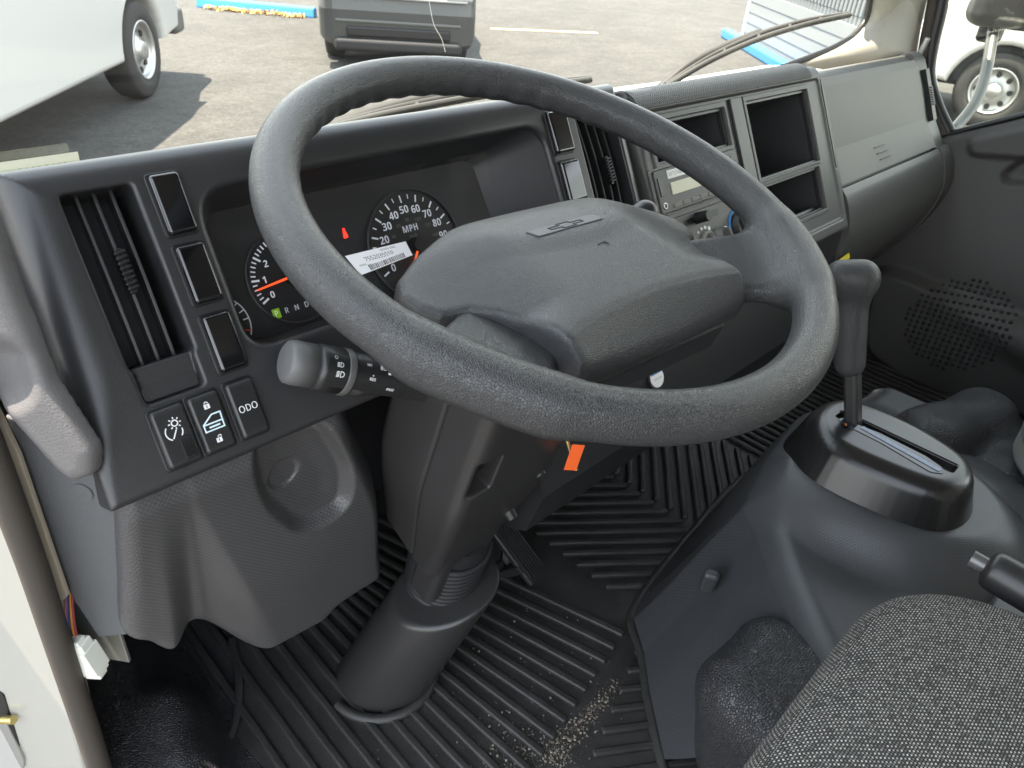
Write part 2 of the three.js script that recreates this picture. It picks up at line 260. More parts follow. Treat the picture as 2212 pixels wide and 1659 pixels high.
// ---------------------------------------------------------------- vehicles
function wheelOf(parent, r, w, spokes) {   // axis along local z, outer face at +z
  const g = new THREE.Group(); g.name = 'wheel'; parent.add(g);
  const L = (pts, n = 48) => { const q = new THREE.LatheGeometry(pts.map(([a, b]) => new THREE.Vector2(a, b)), n); q.rotateX(Math.PI / 2); return boxUV(q); };
  mesh('tyre', L([[r * 0.6, -w], [r * 0.9, -w], [r * 0.985, -w * 0.85], [r, -w * 0.5], [r, -w * 0.3], [r * 0.985, -w * 0.1], [r * 0.93, 0.0], [r * 0.75, 0.012], [r * 0.62, 0.0], [r * 0.6, -0.03]]), M.tyre, g);
  mesh('rim', L([[r * 0.62, -0.02], [r * 0.615, 0.004], [r * 0.57, 0.006], [r * 0.54, -0.02], [r * 0.5, -0.07], [r * 0.3, -0.05], [r * 0.2, -0.02], [r * 0.17, 0.01], [0, 0.015]]), M.alloy, g);
  for (let k = 0; k < spokes; k++) { const a = k / spokes * Math.PI * 2; mesh('rim_hole', rod(V(Math.cos(a) * r * 0.42, Math.sin(a) * r * 0.42, -0.07), V(Math.cos(a) * r * 0.42, Math.sin(a) * r * 0.42, -0.046), r * 0.075, r * 0.07, 14), M.black, g); }
  return g;
}
function makeVan(label, group) {   // local x forward, origin on the ground below the front axle, near side at z = 0
  const v = thing('parked_van', label, 'van', group), R = 0.38, wb = 3.43;
  const arch = (cx) => Array.from({ length: 17 }, (_, i) => { const a = Math.PI * i / 16; return [cx - Math.cos(a) * 0.47, Math.max(0.34, 0.36 + Math.sin(a) * 0.47)]; });
  const pts = [[-wb - 0.95, 0.45], [-wb - 0.47, 0.38], ...arch(-wb).slice(1, -1), [-wb + 0.47, 0.36], [-0.47, 0.36], ...arch(0).slice(1, -1), [0.47, 0.4], [0.86, 0.44], [0.92, 0.6], [0.9, 0.95], [0.78, 1.15], [0.3, 1.28], [-0.35, 1.98], [-0.6, 2.1], [-wb - 0.9, 2.1], [-wb - 1.0, 1.9]];
  const g = new THREE.ExtrudeGeometry(shapeOf(pts), { depth: 1.8, bevelEnabled: true, bevelSize: 0.05, bevelThickness: 0.06, bevelOffset: -0.05, bevelSegments: 4 }); g.translate(0, 0, -1.86);
  mesh('body', boxUV(g), M.white, v);
  mesh('underbody', boxUV(new THREE.BoxGeometry(5, 0.5, 1.6)).translate(-1.7, 0.62, -0.95), M.dark, v);
  mesh('front_bumper', rbox(0.24, 0.24, 1.9, 0.06).translate(0.92, 0.5, -0.95), M.carGrey, v);
  mesh('side_window', rbox(1.0, 0.55, 0.02, 0.05).translate(-0.55, 1.6, -0.002), M.gloss, v);
  mesh('windscreen', rbox(0.02, 0.85, 1.55, 0.02).rotateZ(0.75).translate(0.0, 1.66, -0.93), M.gloss, v);
  for (const x of [0, -wb]) { const w = wheelOf(v, R, 0.24, 8); w.position.set(x, R, -0.03); const w2 = wheelOf(v, R, 0.24, 8); w2.position.set(x, R, -1.83); w2.rotation.y = Math.PI; }
  return v;
}
{ const v = makeVan('long white van parked on open asphalt, its shadow falling beside its front wheel', 'white vans parked outside'); const d = V(0.67, 0, -0.74).normalize(), c = onGround(338, 210); v.position.set(c.x, groundY, c.z); v.rotation.y = Math.atan2(-d.z, d.x); }
{ const v = makeVan('white van seen beyond the door mirror through the passenger window', 'white vans parked outside'); const c = onGround(2112, 277), d = V(-0.25, 0, -1).normalize(); v.position.set(c.x, groundY, c.z); v.rotation.y = Math.atan2(-d.z, d.x); v.scale.z = -1; v.updateMatrixWorld(); }
{ // dark car facing the truck
  const a = onGround(694, 150), b = a.clone().add(V(0.8, 0, 0.58).normalize().multiplyScalar(1.66)), d = b.clone().sub(a), c = thing('parked_car', 'dark grey car parked nose towards the truck, deep in its own shade', 'car'), w = d.length() / 2;
  c.position.set((a.x + b.x) / 2, groundY, (a.z + b.z) / 2); c.rotation.y = Math.atan2(-d.z, d.x);
  const side = [[0.02, 0.3], [0.1, 0.24], [0.35, 0.22], [0.5, 0.22], [0.55, 0.55], [0.75, 0.74], [1.05, 0.74], [1.25, 0.55], [1.3, 0.24], [3.4, 0.24], [3.45, 0.6], [3.7, 0.74], [4.0, 0.6], [4.1, 0.3], [4.6, 0.35], [4.65, 1.0], [4.4, 1.55], [2.2, 1.62], [1.5, 1.15], [0.25, 1.02], [0.06, 0.9], [0.0, 0.6]];
  const g = new THREE.ExtrudeGeometry(shapeOf(side), { depth: 2 * w - 0.4, bevelEnabled: true, bevelSize: 0.12, bevelThickness: 0.2, bevelOffset: -0.12, bevelSegments: 6 }); g.rotateY(Math.PI / 2); g.translate(-w + 0.2, 0, 0);   // local x across, -z back
  mesh('body', boxUV(g), M.carBlack, c);
  mesh('bumper_lip', rbox(2 * w - 0.3, 0.14, 0.2, 0.05).translate(0, 0.27, -0.06), M.dark, c);
  mesh('bumper_crease', rbox(2 * w - 0.34, 0.03, 0.06, 0.012).translate(0, 0.5, -0.02), M.carGrey, c);
  mesh('air_intake', rbox(1.1, 0.1, 0.06, 0.02).translate(0, 0.4, -0.01), M.black, c);
  mesh('grille', rbox(1.2, 0.2, 0.05, 0.03).translate(0, 0.86, -0.02), M.black, c);
  mesh('trim_strip', rbox(1.45, 0.028, 0.04, 0.01).translate(0, 0.735, 0.0), M.alloy, c);
  for (const s of [-1, 1]) { mesh('headlight', rbox(0.3, 0.1, 0.1, 0.03).translate(s * (w - 0.2), 0.78, -0.03), M.alloy, c); for (const z of [-0.9, -3.75]) { const q = wheelOf(c, 0.36, 0.22, 6); q.rotation.y = s * Math.PI / 2; q.position.set(s * (w - 0.02), 0.36, z); } }
}
{ // building with lap siding
  const a = onGround(1598, 92), b = onGround(1700, 152), d = b.clone().sub(a).normalize(), len = 4.2, bl = thing('building', 'pale building with horizontal lap siding under ribbed metal cladding', 'building');
  bl.position.copy(a); bl.rotation.y = Math.atan2(-d.z, d.x);   // local x along the wall, outside at +z or -z
  bl.updateMatrixWorld(); const side = camera.position.clone().applyMatrix4(bl.matrixWorld.clone().invert()).z > 0 ? 1 : -1;
  mesh('wall_core', boxUV(new THREE.BoxGeometry(len, 3, 0.3)).translate(len / 2, 1.5, -side * 0.2), M.siding, bl);
  for (let k = 0; k < 5; k++) { const g = rbox(len + 0.04, 0.158, 0.03, 0.006); g.rotateX(side * -0.05); g.translate(len / 2, 0.1 + k * 0.15, -side * 0.03); mesh('lap_board', g, M.siding, bl); }
  mesh('corner_trim', rbox(0.12, 3, 0.36, 0.01).translate(-0.02, 1.5, -side * 0.19), mat(lin(0.6), 0.6), bl);
  for (let k = 0; k < 36; k++) mesh('cladding_rib', rbox(0.06, 1.9, 0.05, 0.015).translate(0.1 + k * 0.115, 1.82, -side * 0.035), M.siding, bl);
  const kb = mesh('kerb', rbox(len, 0.14, 0.16, 0.03), M.blue); kb.position.copy(a).addScaledVector(d, len / 2 - 0.5).add(V(-d.z, 0, d.x).multiplyScalar(0)).setY(groundY + 0.07); const out = V(d.z, 0, -d.x); if (out.dot(camera.position.clone().sub(a)) < 0) out.negate(); kb.position.addScaledVector(out, 0.12); kb.rotation.y = Math.atan2(-d.z, d.x); structure(kb); kb.userData.label = 'blue painted kerb along the pale building';
}
// ---------------------------------------------------------------- truck cab shell
const glassZ = (x) => -0.46 + 0.17 * Math.pow(clamp((x - 0.5) / 0.9, 0, 1.4), 2);
function onGlass(u, v, off = 0) { let p = onZ(u, v, -0.4); for (let i = 0; i < 12; i++) p = onZ(u, v, glassZ(p.x) + off); return p; }
const headerY = 0.58;
{
  const cab = thing('truck_cab', 'white truck cab body with roof, floor and bulkhead around the interior', 'truck cab');
  const box = (name, x0, x1, y0, y1, z0, z1, m, r = 0.01) => mesh(name, rbox(x1 - x0, y1 - y0, z1 - z0, r).translate((x0 + x1) / 2, (y0 + y1) / 2, (z0 + z1) / 2), m, cab);
  box('floor_pan', -0.40, 1.5, -0.78, -0.712, -0.5, 1.1, M.vinylFine);
  box('bulkhead', -0.40, 1.5, -0.9, -0.1, -0.53, -0.47, M.dark);
  box('roof', -0.472, 1.56, headerY + 0.03, headerY + 0.09, -0.33, 1.12, M.cream);
  box('header', -0.45, 1.54, headerY, headerY + 0.06, -0.33, -0.27, M.cream);
  box('rear_wall', -0.44, 1.54, -0.8, headerY + 0.035, 1.08, 1.14, M.cream);
  box('rear_door_post', -0.44, -0.38, -0.8, headerY + 0.035, 0.95, 1.1, M.cream);
  box('hinge_pillar', -0.5, -0.405, -0.85, -0.05, -0.6, -0.25, M.white, 0.02);
  mesh('driver_pillar', tube([V(-0.45, -0.1, -0.42), V(-0.45, 0.2, -0.38), V(-0.455, headerY + 0.05, -0.27)], 0.035, 20, 10), M.white, cab);
  box('nose_panel', -0.5, 1.5, -1.0, -0.105, -0.6, -0.535, M.white, 0.03);
  box('chassis', 0.0, 1.2, groundY, -0.8, -0.3, 0.6, M.dark, 0.02);
  // cowl under the glass
  const cowl = grid((u, v) => { const x = mix(-0.42, 1.45, u); return V(x, -0.1 + 0.03 * Math.sin(v * Math.PI / 2), mix(-0.58, glassZ(x) - 0.01, v) + 0.0); }, 40, 8, true); mesh('cowl', cowl, M.white, cab);
}
{ // windscreen
  const g = grid((u, v) => { const x = mix(-0.43, 1.46, u), y = mix(-0.14, headerY + 0.02, v); return V(x, y, glassZ(x) + 0.15 * smooth(-0.05, 0.6, y) - 0.0); }, 60, 12);
  const o = mesh('windscreen', g, M.glass); mesh('scratch', tube([[922, -30], [930, 20], [938, 55], [954, 84], [962, 112]].map(([u, v]) => onGlass(u, v, 0.003)), 0.0005, 30, 5), mat(lin(0.5), 0.6), o); tag(o, 'large curved windscreen glass looking onto the car park', 'windscreen');
}
{ // passenger side pillar trim, from the glass edge to the door frame
  const A = [[1900, -160], [1888, -60], [1880, 0], [1870, 42], [1846, 74], [1805, 101], [1755, 122], [1690, 146]].map(([u, v]) => onGlass(u, v, 0.012)), B = [[2045, -160], [2022, -60], [2003, 0], [1990, 60], [1982, 110], [1978, 140], [1960, 165], [1900, 190]].map(([u, v]) => onX(u, v, 1.47));
  const ca = new THREE.CatmullRomCurve3(A), cb = new THREE.CatmullRomCurve3(B), up = V(-0.35, 0.55, 0.55).normalize();
  const g = grid((u, v) => { const a = ca.getPoint(v), b = cb.getPoint(v); return a.lerp(b, u).addScaledVector(up, 0.035 * Math.sin(Math.PI * Math.pow(u, 0.8)) * (1 - 0.35 * v)); }, 30, 50, true);
  const t = thing('pillar_trim', 'pale grey textured windscreen pillar trim above the glove compartment', 'pillar trim');
  mesh('trim_cover', g, M.pillar, t);
  mesh('black_edge', tube(A, 0.007, 60, 8), M.black, t);
}
{ // front quarter of the driver's doorway: assist grip, side panel, jamb, seal and sill
  const N = V(-0.8, 0, 0.6), kf = frame(V(-0.327, -0.25, -0.11), V(0.6, 0, 0.8), N);
  const P = (list, off) => list.map(([u, v]) => kf.at(u, v, off));
  // assist grip
  const gp = P([[-140, 300], [-60, 330], [-18, 478], [48, 660], [116, 830], [212, 975], [210, 1022], [168, 1036], [132, 1012], [60, 930], [-10, 852], [-140, 740]], 0.004), gd = polyD(rounded(gp, 0.006)), dimple = polyD(rounded(P([[-60, 745], [10, 742], [48, 768], [66, 830], [62, 862], [20, 890], [-60, 860]], 0.012), 0.012));
  const f = (x, y, z) => smax(smax(smax(gd(x, y), z - 0.012 + 0.016 * smooth(0.008, -0.012, dimple(x, y)) * 0.4, 0.012), -z - 0.004, 0.002), -9, 0.01);
  const b = gp.reduce((q, p) => [Math.min(q[0], p[0]), Math.min(q[1], p[1]), Math.max(q[2], p[0]), Math.max(q[3], p[1])], [9, 9, -9, -9]);
  const grip = mesh('assist_grip', solid(f, [b[0] - 0.01, b[1] - 0.01, -0.04], [b[2] + 0.01, b[3] + 0.01, 0.02], 0.0028), M.grip); kf.put(grip); tag(grip, 'light grey moulded assist grip at the end of the dashboard', 'grip');
  const sp = thing('kick_panel', 'grey side kick panel with round cap beside the knee panel', 'trim panel'); kf.put(sp);
  mesh('panel', plate(P([[10, 900], [150, 930], [215, 1010], [268, 1100], [276, 1372], [212, 1378], [150, 1285], [100, 1150]], -0.008), -0.008, 0.012, 0.002), M.side, sp);
  const cp = kf.at(176, 1066, -0.006); mesh('round_cap', rod(V(cp[0], cp[1], -0.012), V(cp[0], cp[1], -0.0068), 0.0085, 0.0078, 30), M.side, sp);
  const jamb = thing('door_jamb', 'cream painted metal door jamb edge showing beside the rubber seal', 'door jamb'); kf.put(jamb);
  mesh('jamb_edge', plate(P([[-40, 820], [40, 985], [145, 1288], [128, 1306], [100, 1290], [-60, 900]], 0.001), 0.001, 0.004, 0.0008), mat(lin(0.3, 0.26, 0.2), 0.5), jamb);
  const seal = mesh('door_seal', tube([[-110, 760], [-40, 930], [14, 1070], [70, 1222], [116, 1361], [162, 1500], [208, 1639], [250, 1790]].map(([u, v]) => { const p = kf.at(u, v, 0.016); return V(p[0], p[1], 0.016); }), 0.0105, 80, 14), M.seal); kf.put(seal); tag(seal, 'brown black rubber seal running down the open doorway', 'door seal');
  const sl = thing('door_sill', 'glossy white painted body sill outside the rubber seal', 'sill'); kf.put(sl);
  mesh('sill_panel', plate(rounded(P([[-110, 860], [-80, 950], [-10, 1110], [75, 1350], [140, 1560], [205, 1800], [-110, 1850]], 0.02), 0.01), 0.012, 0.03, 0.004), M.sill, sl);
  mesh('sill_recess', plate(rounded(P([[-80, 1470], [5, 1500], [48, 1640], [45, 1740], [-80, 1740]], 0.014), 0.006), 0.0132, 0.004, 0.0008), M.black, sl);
  mesh('striker_plate', plate(rounded(P([[-80, 1560], [14, 1560], [52, 1640], [40, 1800], [-80, 1800]], 0.014), 0.006), 0.0148, 0.004, 0.0008), M.alloy, sl);
  const bt = kf.at(22, 1553, 0.016); mesh('bolt', rod(V(bt[0] - 0.006, bt[1], 0.018), V(bt[0] + 0.006, bt[1] + 0.003, 0.018), 0.0045, 0.0045, 6), mat(lin(0.6, 0.5, 0.2), 0.35, { metalness: 0.9 }), sl);
  // wiring behind the seal
  const w = thing('wiring_connector', 'white plastic wiring plug with coloured wires hanging under the kick panel', 'connector'); kf.put(w);
  const c = kf.at(207, 1385, -0.012), plug = new THREE.Group(); const pg = [rbox(0.0165, 0.034, 0.014, 0.0015), rbox(0.012, 0.04, 0.01, 0.001).translate(0.001, 0.0, 0.001), rbox(0.0035, 0.006, 0.018, 0.0008).translate(-0.006, 0.012, 0), rbox(0.0035, 0.024, 0.018, 0.0008).translate(0.007, -0.002, 0)]; const G = mergeGeometries(pg); G.scale(1.3, 1.2, 1); G.rotateZ(0.22); G.translate(c[0], c[1], 0.004); mesh('plug', G, mat(lin(0.75, 0.76, 0.68), 0.4), w);
  const cols = [[0.5, 0.1, 0.03], [0.03, 0.08, 0.4], [0.02, 0.02, 0.02], [0.6, 0.25, 0.02], [0.3, 0.03, 0.03]];
  cols.forEach((k, i) => mesh('wire', tube([V(c[0] - 0.008 + i * 0.0022, c[1] + 0.012, 0.004), V(c[0] - 0.012 + i * 0.002, c[1] + 0.026, 0.0), V(c[0] - 0.02 + i * 0.001, c[1] + 0.06, -0.024)], 0.0012, 20, 8), mat(lin(...k), 0.5), w));
  [[0.02, 0.3, 0.08], [0.6, 0.2, 0.02], [0.02, 0.2, 0.25]].forEach((k, i) => mesh('wire', tube([V(c[0] + 0.002 + i * 0.002, c[1] - 0.014, 0.004), V(c[0] - 0.002 + i * 0.002, c[1] - 0.026, 0.0), V(c[0] - 0.018, c[1] - 0.03 - i * 0.003, -0.016), V(c[0] - 0.04, c[1] - 0.02, -0.025)], 0.0016, 24, 8), mat(lin(...k), 0.5), w));
  mesh('taped_loom', tube([V(c[0] - 0.05, c[1] - 0.0, -0.03), V(c[0] - 0.025, c[1] - 0.025, -0.02), V(c[0] - 0.01, c[1] - 0.028, -0.018)], 0.006, 20, 10), mat(lin(0.02, 0.2, 0.26), 0.5), w);
  mesh('blue_plug', rbox(0.014, 0.012, 0.012, 0.001).translate(c[0] - 0.018, c[1] + 0.042, -0.028), mat(lin(0.03, 0.07, 0.25), 0.4), w);
  mesh('bracket', rbox(0.05, 0.12, 0.004, 0.001).translate(c[0] - 0.02, c[1] + 0.0, -0.036), M.zinc, w);
}
{ // passenger door
  const df = frame(V(1.47, 0, 0), V(0, 0, 1), V(-1, 0, 0));   // local x = z, local y = up, local z towards the driver
  const D = (list, off = 0) => list.map(([u, v]) => df.at(u, v, off));
  const door = thing('passenger_door', 'dark grey passenger door trim with speaker grille and window', 'door'); df.put(door);
  const edge = polyD([...D([[2058, 288], [2230, 247], [2500, 180]]), [1.05, 0.05], [1.05, -0.78], [-0.42, -0.78], ...D([[1880, 350], [2000, 300]])]), lobe = polyD(rounded(D([[1925, 560], [1990, 575], [2120, 640], [2300, 740], [2340, 900], [2120, 840], [2010, 815], [1905, 740], [1893, 690]]), 0.04)), cap = polyD(rounded(D([[2100, 300], [2260, 262], [2400, 250], [2400, 330], [2212, 338], [2105, 330]]), 0.02)), hnd = polyD(rounded(D([[2170, 372], [2212, 340], [2400, 320], [2400, 400], [2178, 392]]), 0.02)), bar = D([[1955, 590], [2060, 625], [2290, 740]]);
  const barD = capsuleD(V(bar[0][0], bar[0][1], 0.05), V(bar[2][0], bar[2][1], 0.075), 0.026, 0.05);
  const f = (x, y, z) => {
    const lv = smooth(0.014, -0.014, lobe(x, y)), cv = smooth(0.008, -0.008, cap(x, y)), hv = smooth(0.006, -0.01, hnd(x, y));
    let d = smax(smax(edge(x, y), (z - 0.02 - 0.03 * lv - 0.012 * cv + 0.02 * hv - 0.05 * smooth(-0.12, -0.45, y)) * 0.75, 0.02), -z - 0.03, 0.004);
    return smin(d, Math.max(barD(x, y, z), -z), 0.02);
  };
  mesh('door_panel', solid(f, [-0.45, -0.79, -0.04], [0.75, 0.06, 0.14], 0.0065), M.door, door);
  // speaker grille holes
  const gc = df.at(2066, 706, 0.1), hole = new THREE.SphereGeometry(0.0044, 8, 6);
  for (let j = -8; j <= 8; j++) for (let i = -8; i <= 8; i++) { const x = gc[0] + i * 0.0132, y = gc[1] + j * 0.0132 + i * 0.0015; if (length2(i, j) > 8.2) continue; const h = mesh('grille_hole', hole, M.black, door); let zz = 0.14; while (zz > 0 && f(x, y, zz) > 0) zz -= 0.001; h.position.set(x, y, zz - 0.001); }
  mesh('belt_seal', tube([[2052, 292], [2130, 272], [2230, 247], [2400, 205]].map(([u, v]) => { const p = df.at(u, v); return V(p[0], p[1] + 0.004, 0.004); }), 0.007, 30, 8), M.black, door);
  mesh('window_frame', tube([[2052, 292], [2024, 232], [2005, 165], [2012, 100], [2030, 20], [2048, -80]].map(([u, v]) => { const p = df.at(u, v); return V(p[0], p[1], -0.004); }), 0.014, 40, 10), M.black, door);
  mesh('frame_trim', tube([[2040, 292], [2012, 232], [1992, 165], [2000, 95], [2015, 20], [2030, -80]].map(([u, v]) => { const p = df.at(u, v); return V(p[0], p[1], 0.004); }), 0.012, 40, 10), M.seal, door);
  mesh('latch_pin', rbox(0.012, 0.05, 0.012, 0.004).rotateZ(-0.15).translate(...df.at(1998, 105), 0.016), M.alloy, door);
  const gl = D([[2052, 292], [2030, 230], [2018, 165], [2026, 60], [2050, -160]]); const pane = [...gl, [0.95, headerY], [0.95, 0.05], ...D([[2400, 205]])];
  mesh('window_glass', plate(pane, -0.012, 0.004, 0), M.glass, door);
  // frame above keeps the sky out where the roof meets the door
  mesh('upper_frame', rbox(1.4, 0.05, 0.04, 0.01).translate(0.35, headerY + 0.08, 0), M.black, door);
}
{ // door mirror on its arm
  const m = thing('door_mirror', 'black door mirror on a tubular arm outside the passenger window', 'mirror'), c = onX(2185, 10, 1.78), arm = [[2150, 40], [2142, 90], [2128, 165], [2105, 225], [2068, 272], [2040, 300]].map(([u, v], i) => onX(u, v, 1.78 - i * 0.055));
  mesh('arm', tube(arm, 0.0125, 60, 12), mat(lin(0.12, 0.12, 0.115), 0.35, { metalness: 0.6 }), m);
  const h = rbox(0.1, 0.34, 0.19, 0.03, 5); h.rotateY(0.5); h.translate(c.x, c.y + 0.12, c.z + 0.01); mesh('mirror_head', h, M.black, m);
  const k = onX(2143, 62, 1.78); mesh('clamp', rbox(0.05, 0.06, 0.05, 0.012).translate(k.x, k.y, k.z), M.black, m);
}
function wiper(path, armFrom, label) {
  const w = thing('windscreen_wiper', label, 'wiper', 'wipers resting on the windscreen');
  const pts = path.map(([u, v]) => onGlass(u, v, -0.012));
  mesh('blade', tube(pts, 0.0055, 40, 6), M.wiper, w);
  const fr = path.map(([u, v], i) => { const p = onGlass(u - 2, v - 10 * Math.sin(Math.PI * (i + 0.5) / path.length), -0.026); return p; }); mesh('blade_frame', tube(fr, 0.005, 40, 6), M.wiper, w);
  for (let k = 1; k < 6; k++) { const c = new THREE.CatmullRomCurve3(pts), d = new THREE.CatmullRomCurve3(fr), t = k / 6; mesh('yoke', rod(c.getPoint(t), d.getPoint(t), 0.004, 0.004, 8), M.wiper, w); }
  const a = armFrom.map(([u, v]) => onGlass(u, v, -0.034)); mesh('arm', tube(a, 0.008, 30, 8), M.wiper, w);
}
wiper([[1440, 186], [1530, 133], [1640, 84], [1740, 53], [1836, 32]], [[1425, 190], [1490, 138], [1560, 102], [1640, 70]], 'black wiper lying across the windscreen towards the pale pillar trim');
wiper([[690, 282], [850, 243], [1000, 214], [1140, 190], [1275, 172]], [[670, 290], [780, 250], [880, 222], [960, 205]], 'black wiper lying low on the windscreen behind the steering wheel');
{ // inspection slip in the corner of the windscreen
  const p = [[-60, 352], [0, 346], [168, 352], [168, 400], [-60, 425]].map(([u, v]) => onGlass(u, v, 0.006)); const x0 = onGlass(-60, 350, 0.006).x, x1 = onGlass(168, 352, 0.006).x, y1 = onGlass(60, 343, 0.006).y + 0.003, y0 = y1 - 0.06, w = x1 - x0, h = 0.06;
  const tex = print(w, h, 9000, (g, text) => { g.fillStyle = '#c9d6ae'; g.fillRect(0, 0, w, h); g.fillStyle = '#e4e6d2'; g.fillRect(0, h - 0.008, w, 0.008); text('6F206935', w * 0.62, h - 0.0125, 0.0105, { fill: '#6f7f62', flip: true, style: '' }); g.fillStyle = '#7aa08a'; for (let k = 0; k < 22; k++) g.fillRect(w * 0.42 + k * 0.0019, h - 0.027, k % 3 ? 0.0007 : 0.0013, 0.007); });
  const o = mesh('inspection_slip', uvRect(new THREE.PlaneGeometry(w, h)), mat(lin(1), 0.6, { map: tex, side: THREE.DoubleSide })); o.position.set((x0 + x1) / 2, (y0 + y1) / 2, glassZ(0) + 0.012); o.rotation.x = 0.08; tag(o, 'pale green paper slip with mirrored number in the windscreen corner', 'label');
}
// ---------------------------------------------------------------- steering wheel
const tilt = 0.27706, wheelNormal = V(0, Math.cos(tilt), Math.sin(tilt)), wheelUp = V(0, Math.sin(tilt), -Math.cos(tilt));
const turned = 0.055, wheelFrame = frame(V(0, 0, 0), V(1, 0, 0).multiplyScalar(Math.cos(turned)).addScaledVector(wheelUp, -Math.sin(turned)), wheelNormal);
const columnFrame = frame(V(0, 0, 0), V(1, 0, 0), wheelNormal);
{
  const wheel = thing('steering_wheel', 'large black two-spoke steering wheel with grained rim and padded hub', 'steering wheel');
  wheelFrame.put(wheel);
  const pads = [-1, 1].map((s) => { const a = -Math.PI / 2 + s * 0.96; return { c: Math.cos(a), s: Math.sin(a) }; });
  const rimD = (x, y, z) => {
    const R = length2(x, y), q = R - 0.2125, a = Math.atan2(y, x);
    const up = smooth(0.1, 0.9, Math.sin(a)), under = smooth(0.3, 1, (-q * 0.75 - z * 0.66) / 0.0148);
    let d = length2(q, z * 0.97) - 0.0168 + 0.0012 * up * under * (0.5 + 0.5 * Math.cos(a * 52));
    for (const p of pads) {
      const r = x * p.c + y * p.s, t = -x * p.s + y * p.c, zz = z + 0.0285 - (r - 0.14) * 0.3 + 0.6 * t * t;
      d = smin(d, boxD(r - 0.155, t, zz, 0.057, 0.044 - (0.205 - r) * 0.1, 0.0095, 0.009), 0.03);
    }
    return d * 0.85;
  };
  mesh('rim', solid(rimD, [-0.245, -0.245, -0.06], [0.245, 0.245, 0.03], 0.0024), M.wheel, wheel);
  // padded hub
  const half = [[0, 0.046], [0.04, 0.0445], [0.078, 0.037], [0.118, 0.022], [0.143, 0.006], [0.153, -0.012], [0.151, -0.03], [0.143, -0.0445], [0.126, -0.051], [0.113, -0.066], [0.105, -0.084], [0.101, -0.104], [0.1, -0.118], [0.097, -0.131], [0.09, -0.1345], [0.045, -0.1345]];
  const outline = [...half, [0, -0.1345], ...half.slice(1).reverse().map(([x, y]) => [-x, y])], hubP = polyD(outline);
  const along = (t, v) => { for (let i = 1; i < t.length; i++) if (v <= t[i][0] || i === t.length - 1) { const k = clamp((v - t[i - 1][0]) / (t[i][0] - t[i - 1][0]), 0, 1); return mix(t[i - 1][1], t[i][1], k); } };
  const spine = catmull([[-0.14, 0.004], [-0.115, 0.002], [-0.06, -0.003], [-0.01, -0.0085], [0.018, -0.0145], [0.034, -0.0225], [0.048, -0.036]], 60), shoulder = (x) => -0.104 - 0.013 * (x / 0.1) ** 2;
  const hubTop = (x, y) => {
    const X = Math.abs(x), xv = mix(mix(0.082, 0.1, smooth(-0.075, -0.105, y)), 0.086, smooth(-0.03, 0.01, y));
    let h = along(spine, y) - 0.12 * x * x * smooth(-0.09, 0.0, y) - 0.0185 * smooth(xv - 0.026, xv + 0.066, X) * smooth(-0.122, -0.075, y) + 0.002 * (1 - smooth(0.7, 1.5, length2(x / 0.066, (y + 0.004) / 0.024)));
    const e = shoulder(x) - y; return h - (e > 0 ? 0.8 : 0) * Math.max(0, e) - 0.0016 * smooth(-0.008, 0.0, e) ;
  };
  const hubD = (x, y, z) => smax(smax(hubP(x, y), (z - hubTop(x, y)) * 0.85, 0.007), -z - mix(0.05, 0.032, smooth(-0.085, -0.112, y)), 0.003);
  const hub = mesh('hub_pad', solid(hubD, [-0.165, -0.145, -0.06], [0.165, 0.056, 0.012], 0.0023), M.hub, wheel);
  const back = half.map(([x, y]) => [x * 0.96, (y + 0.05) * 0.955 - 0.05]);
  mesh('hub_back_cover', plate([...back, [0, back[back.length - 1][1]], ...back.slice(1).reverse().map(([x, y]) => [-x, y])], -0.0385, 0.03, 0.005), M.satin, wheel);
  // badge plate with an outlined bow-tie emblem, both following the pad
  const drape = (g, lift) => { const p = g.attributes.position; for (let i = 0; i < p.count; i++) p.setZ(i, p.getZ(i) + hubTop(p.getX(i), p.getY(i)) + lift); g.computeVertexNormals(); return g; };
  const z0 = -0.0085, [BL, BR, TL, TR] = [[1165, 515.5], [1303, 476], [1136, 502], [1270, 465.5]].map(([u, v]) => wheelFrame.at(u, v, z0 + 0.001));
  const C = [(BL[0] + BR[0] + TL[0] + TR[0]) / 4, (BL[1] + BR[1] + TL[1] + TR[1]) / 4], e1 = [(BR[0] - BL[0]) / 2, (BR[1] - BL[1]) / 2], e2 = [(TL[0] - BL[0]) / 2, (TL[1] - BL[1]) / 2];
  const P = (a, b) => [C[0] + a * e1[0] + b * e2[0], C[1] + a * e1[1] + b * e2[1]];
  mesh('badge_plate', drape(plate(rounded([P(-1, -1), P(1, -1), P(1, 1), P(-1, 1)], 0.0015), 0.0009, 0.003, 0.0005), 0), mat(lin(0.075, 0.076, 0.078), 0.4), hub);
  const tie = (k) => [[-0.5, -0.34], [-0.19, -0.34], [-0.19, -0.74], [0.19, -0.74], [0.19, -0.34], [0.5, -0.34], [0.5, 0.34], [0.19, 0.34], [0.19, 0.74], [-0.19, 0.74], [-0.19, 0.34], [-0.5, 0.34]].map(([a, b]) => P(a - k * Math.sign(a) * 0.032, b - k * Math.sign(b) * 0.13));
  mesh('emblem', drape(plate(tie(0), 0.0012, 0.001, 0.0001, [tie(1)]), 0), M.black, hub);
  // small moulded mark
  const m0 = wheelFrame.at(1297, 541, -0.011); const mz = hubTop(...m0) + 0.0001;
  mesh('moulded_mark', tube([V(m0[0] - 0.005, m0[1] + 0.001, mz), V(m0[0] + 0.003, m0[1] + 0.002, mz), V(m0[0] + 0.005, m0[1] - 0.002, mz), V(m0[0] + 0.001, m0[1] - 0.004, mz)], 0.0006, 20, 6), M.hub, hub);
}
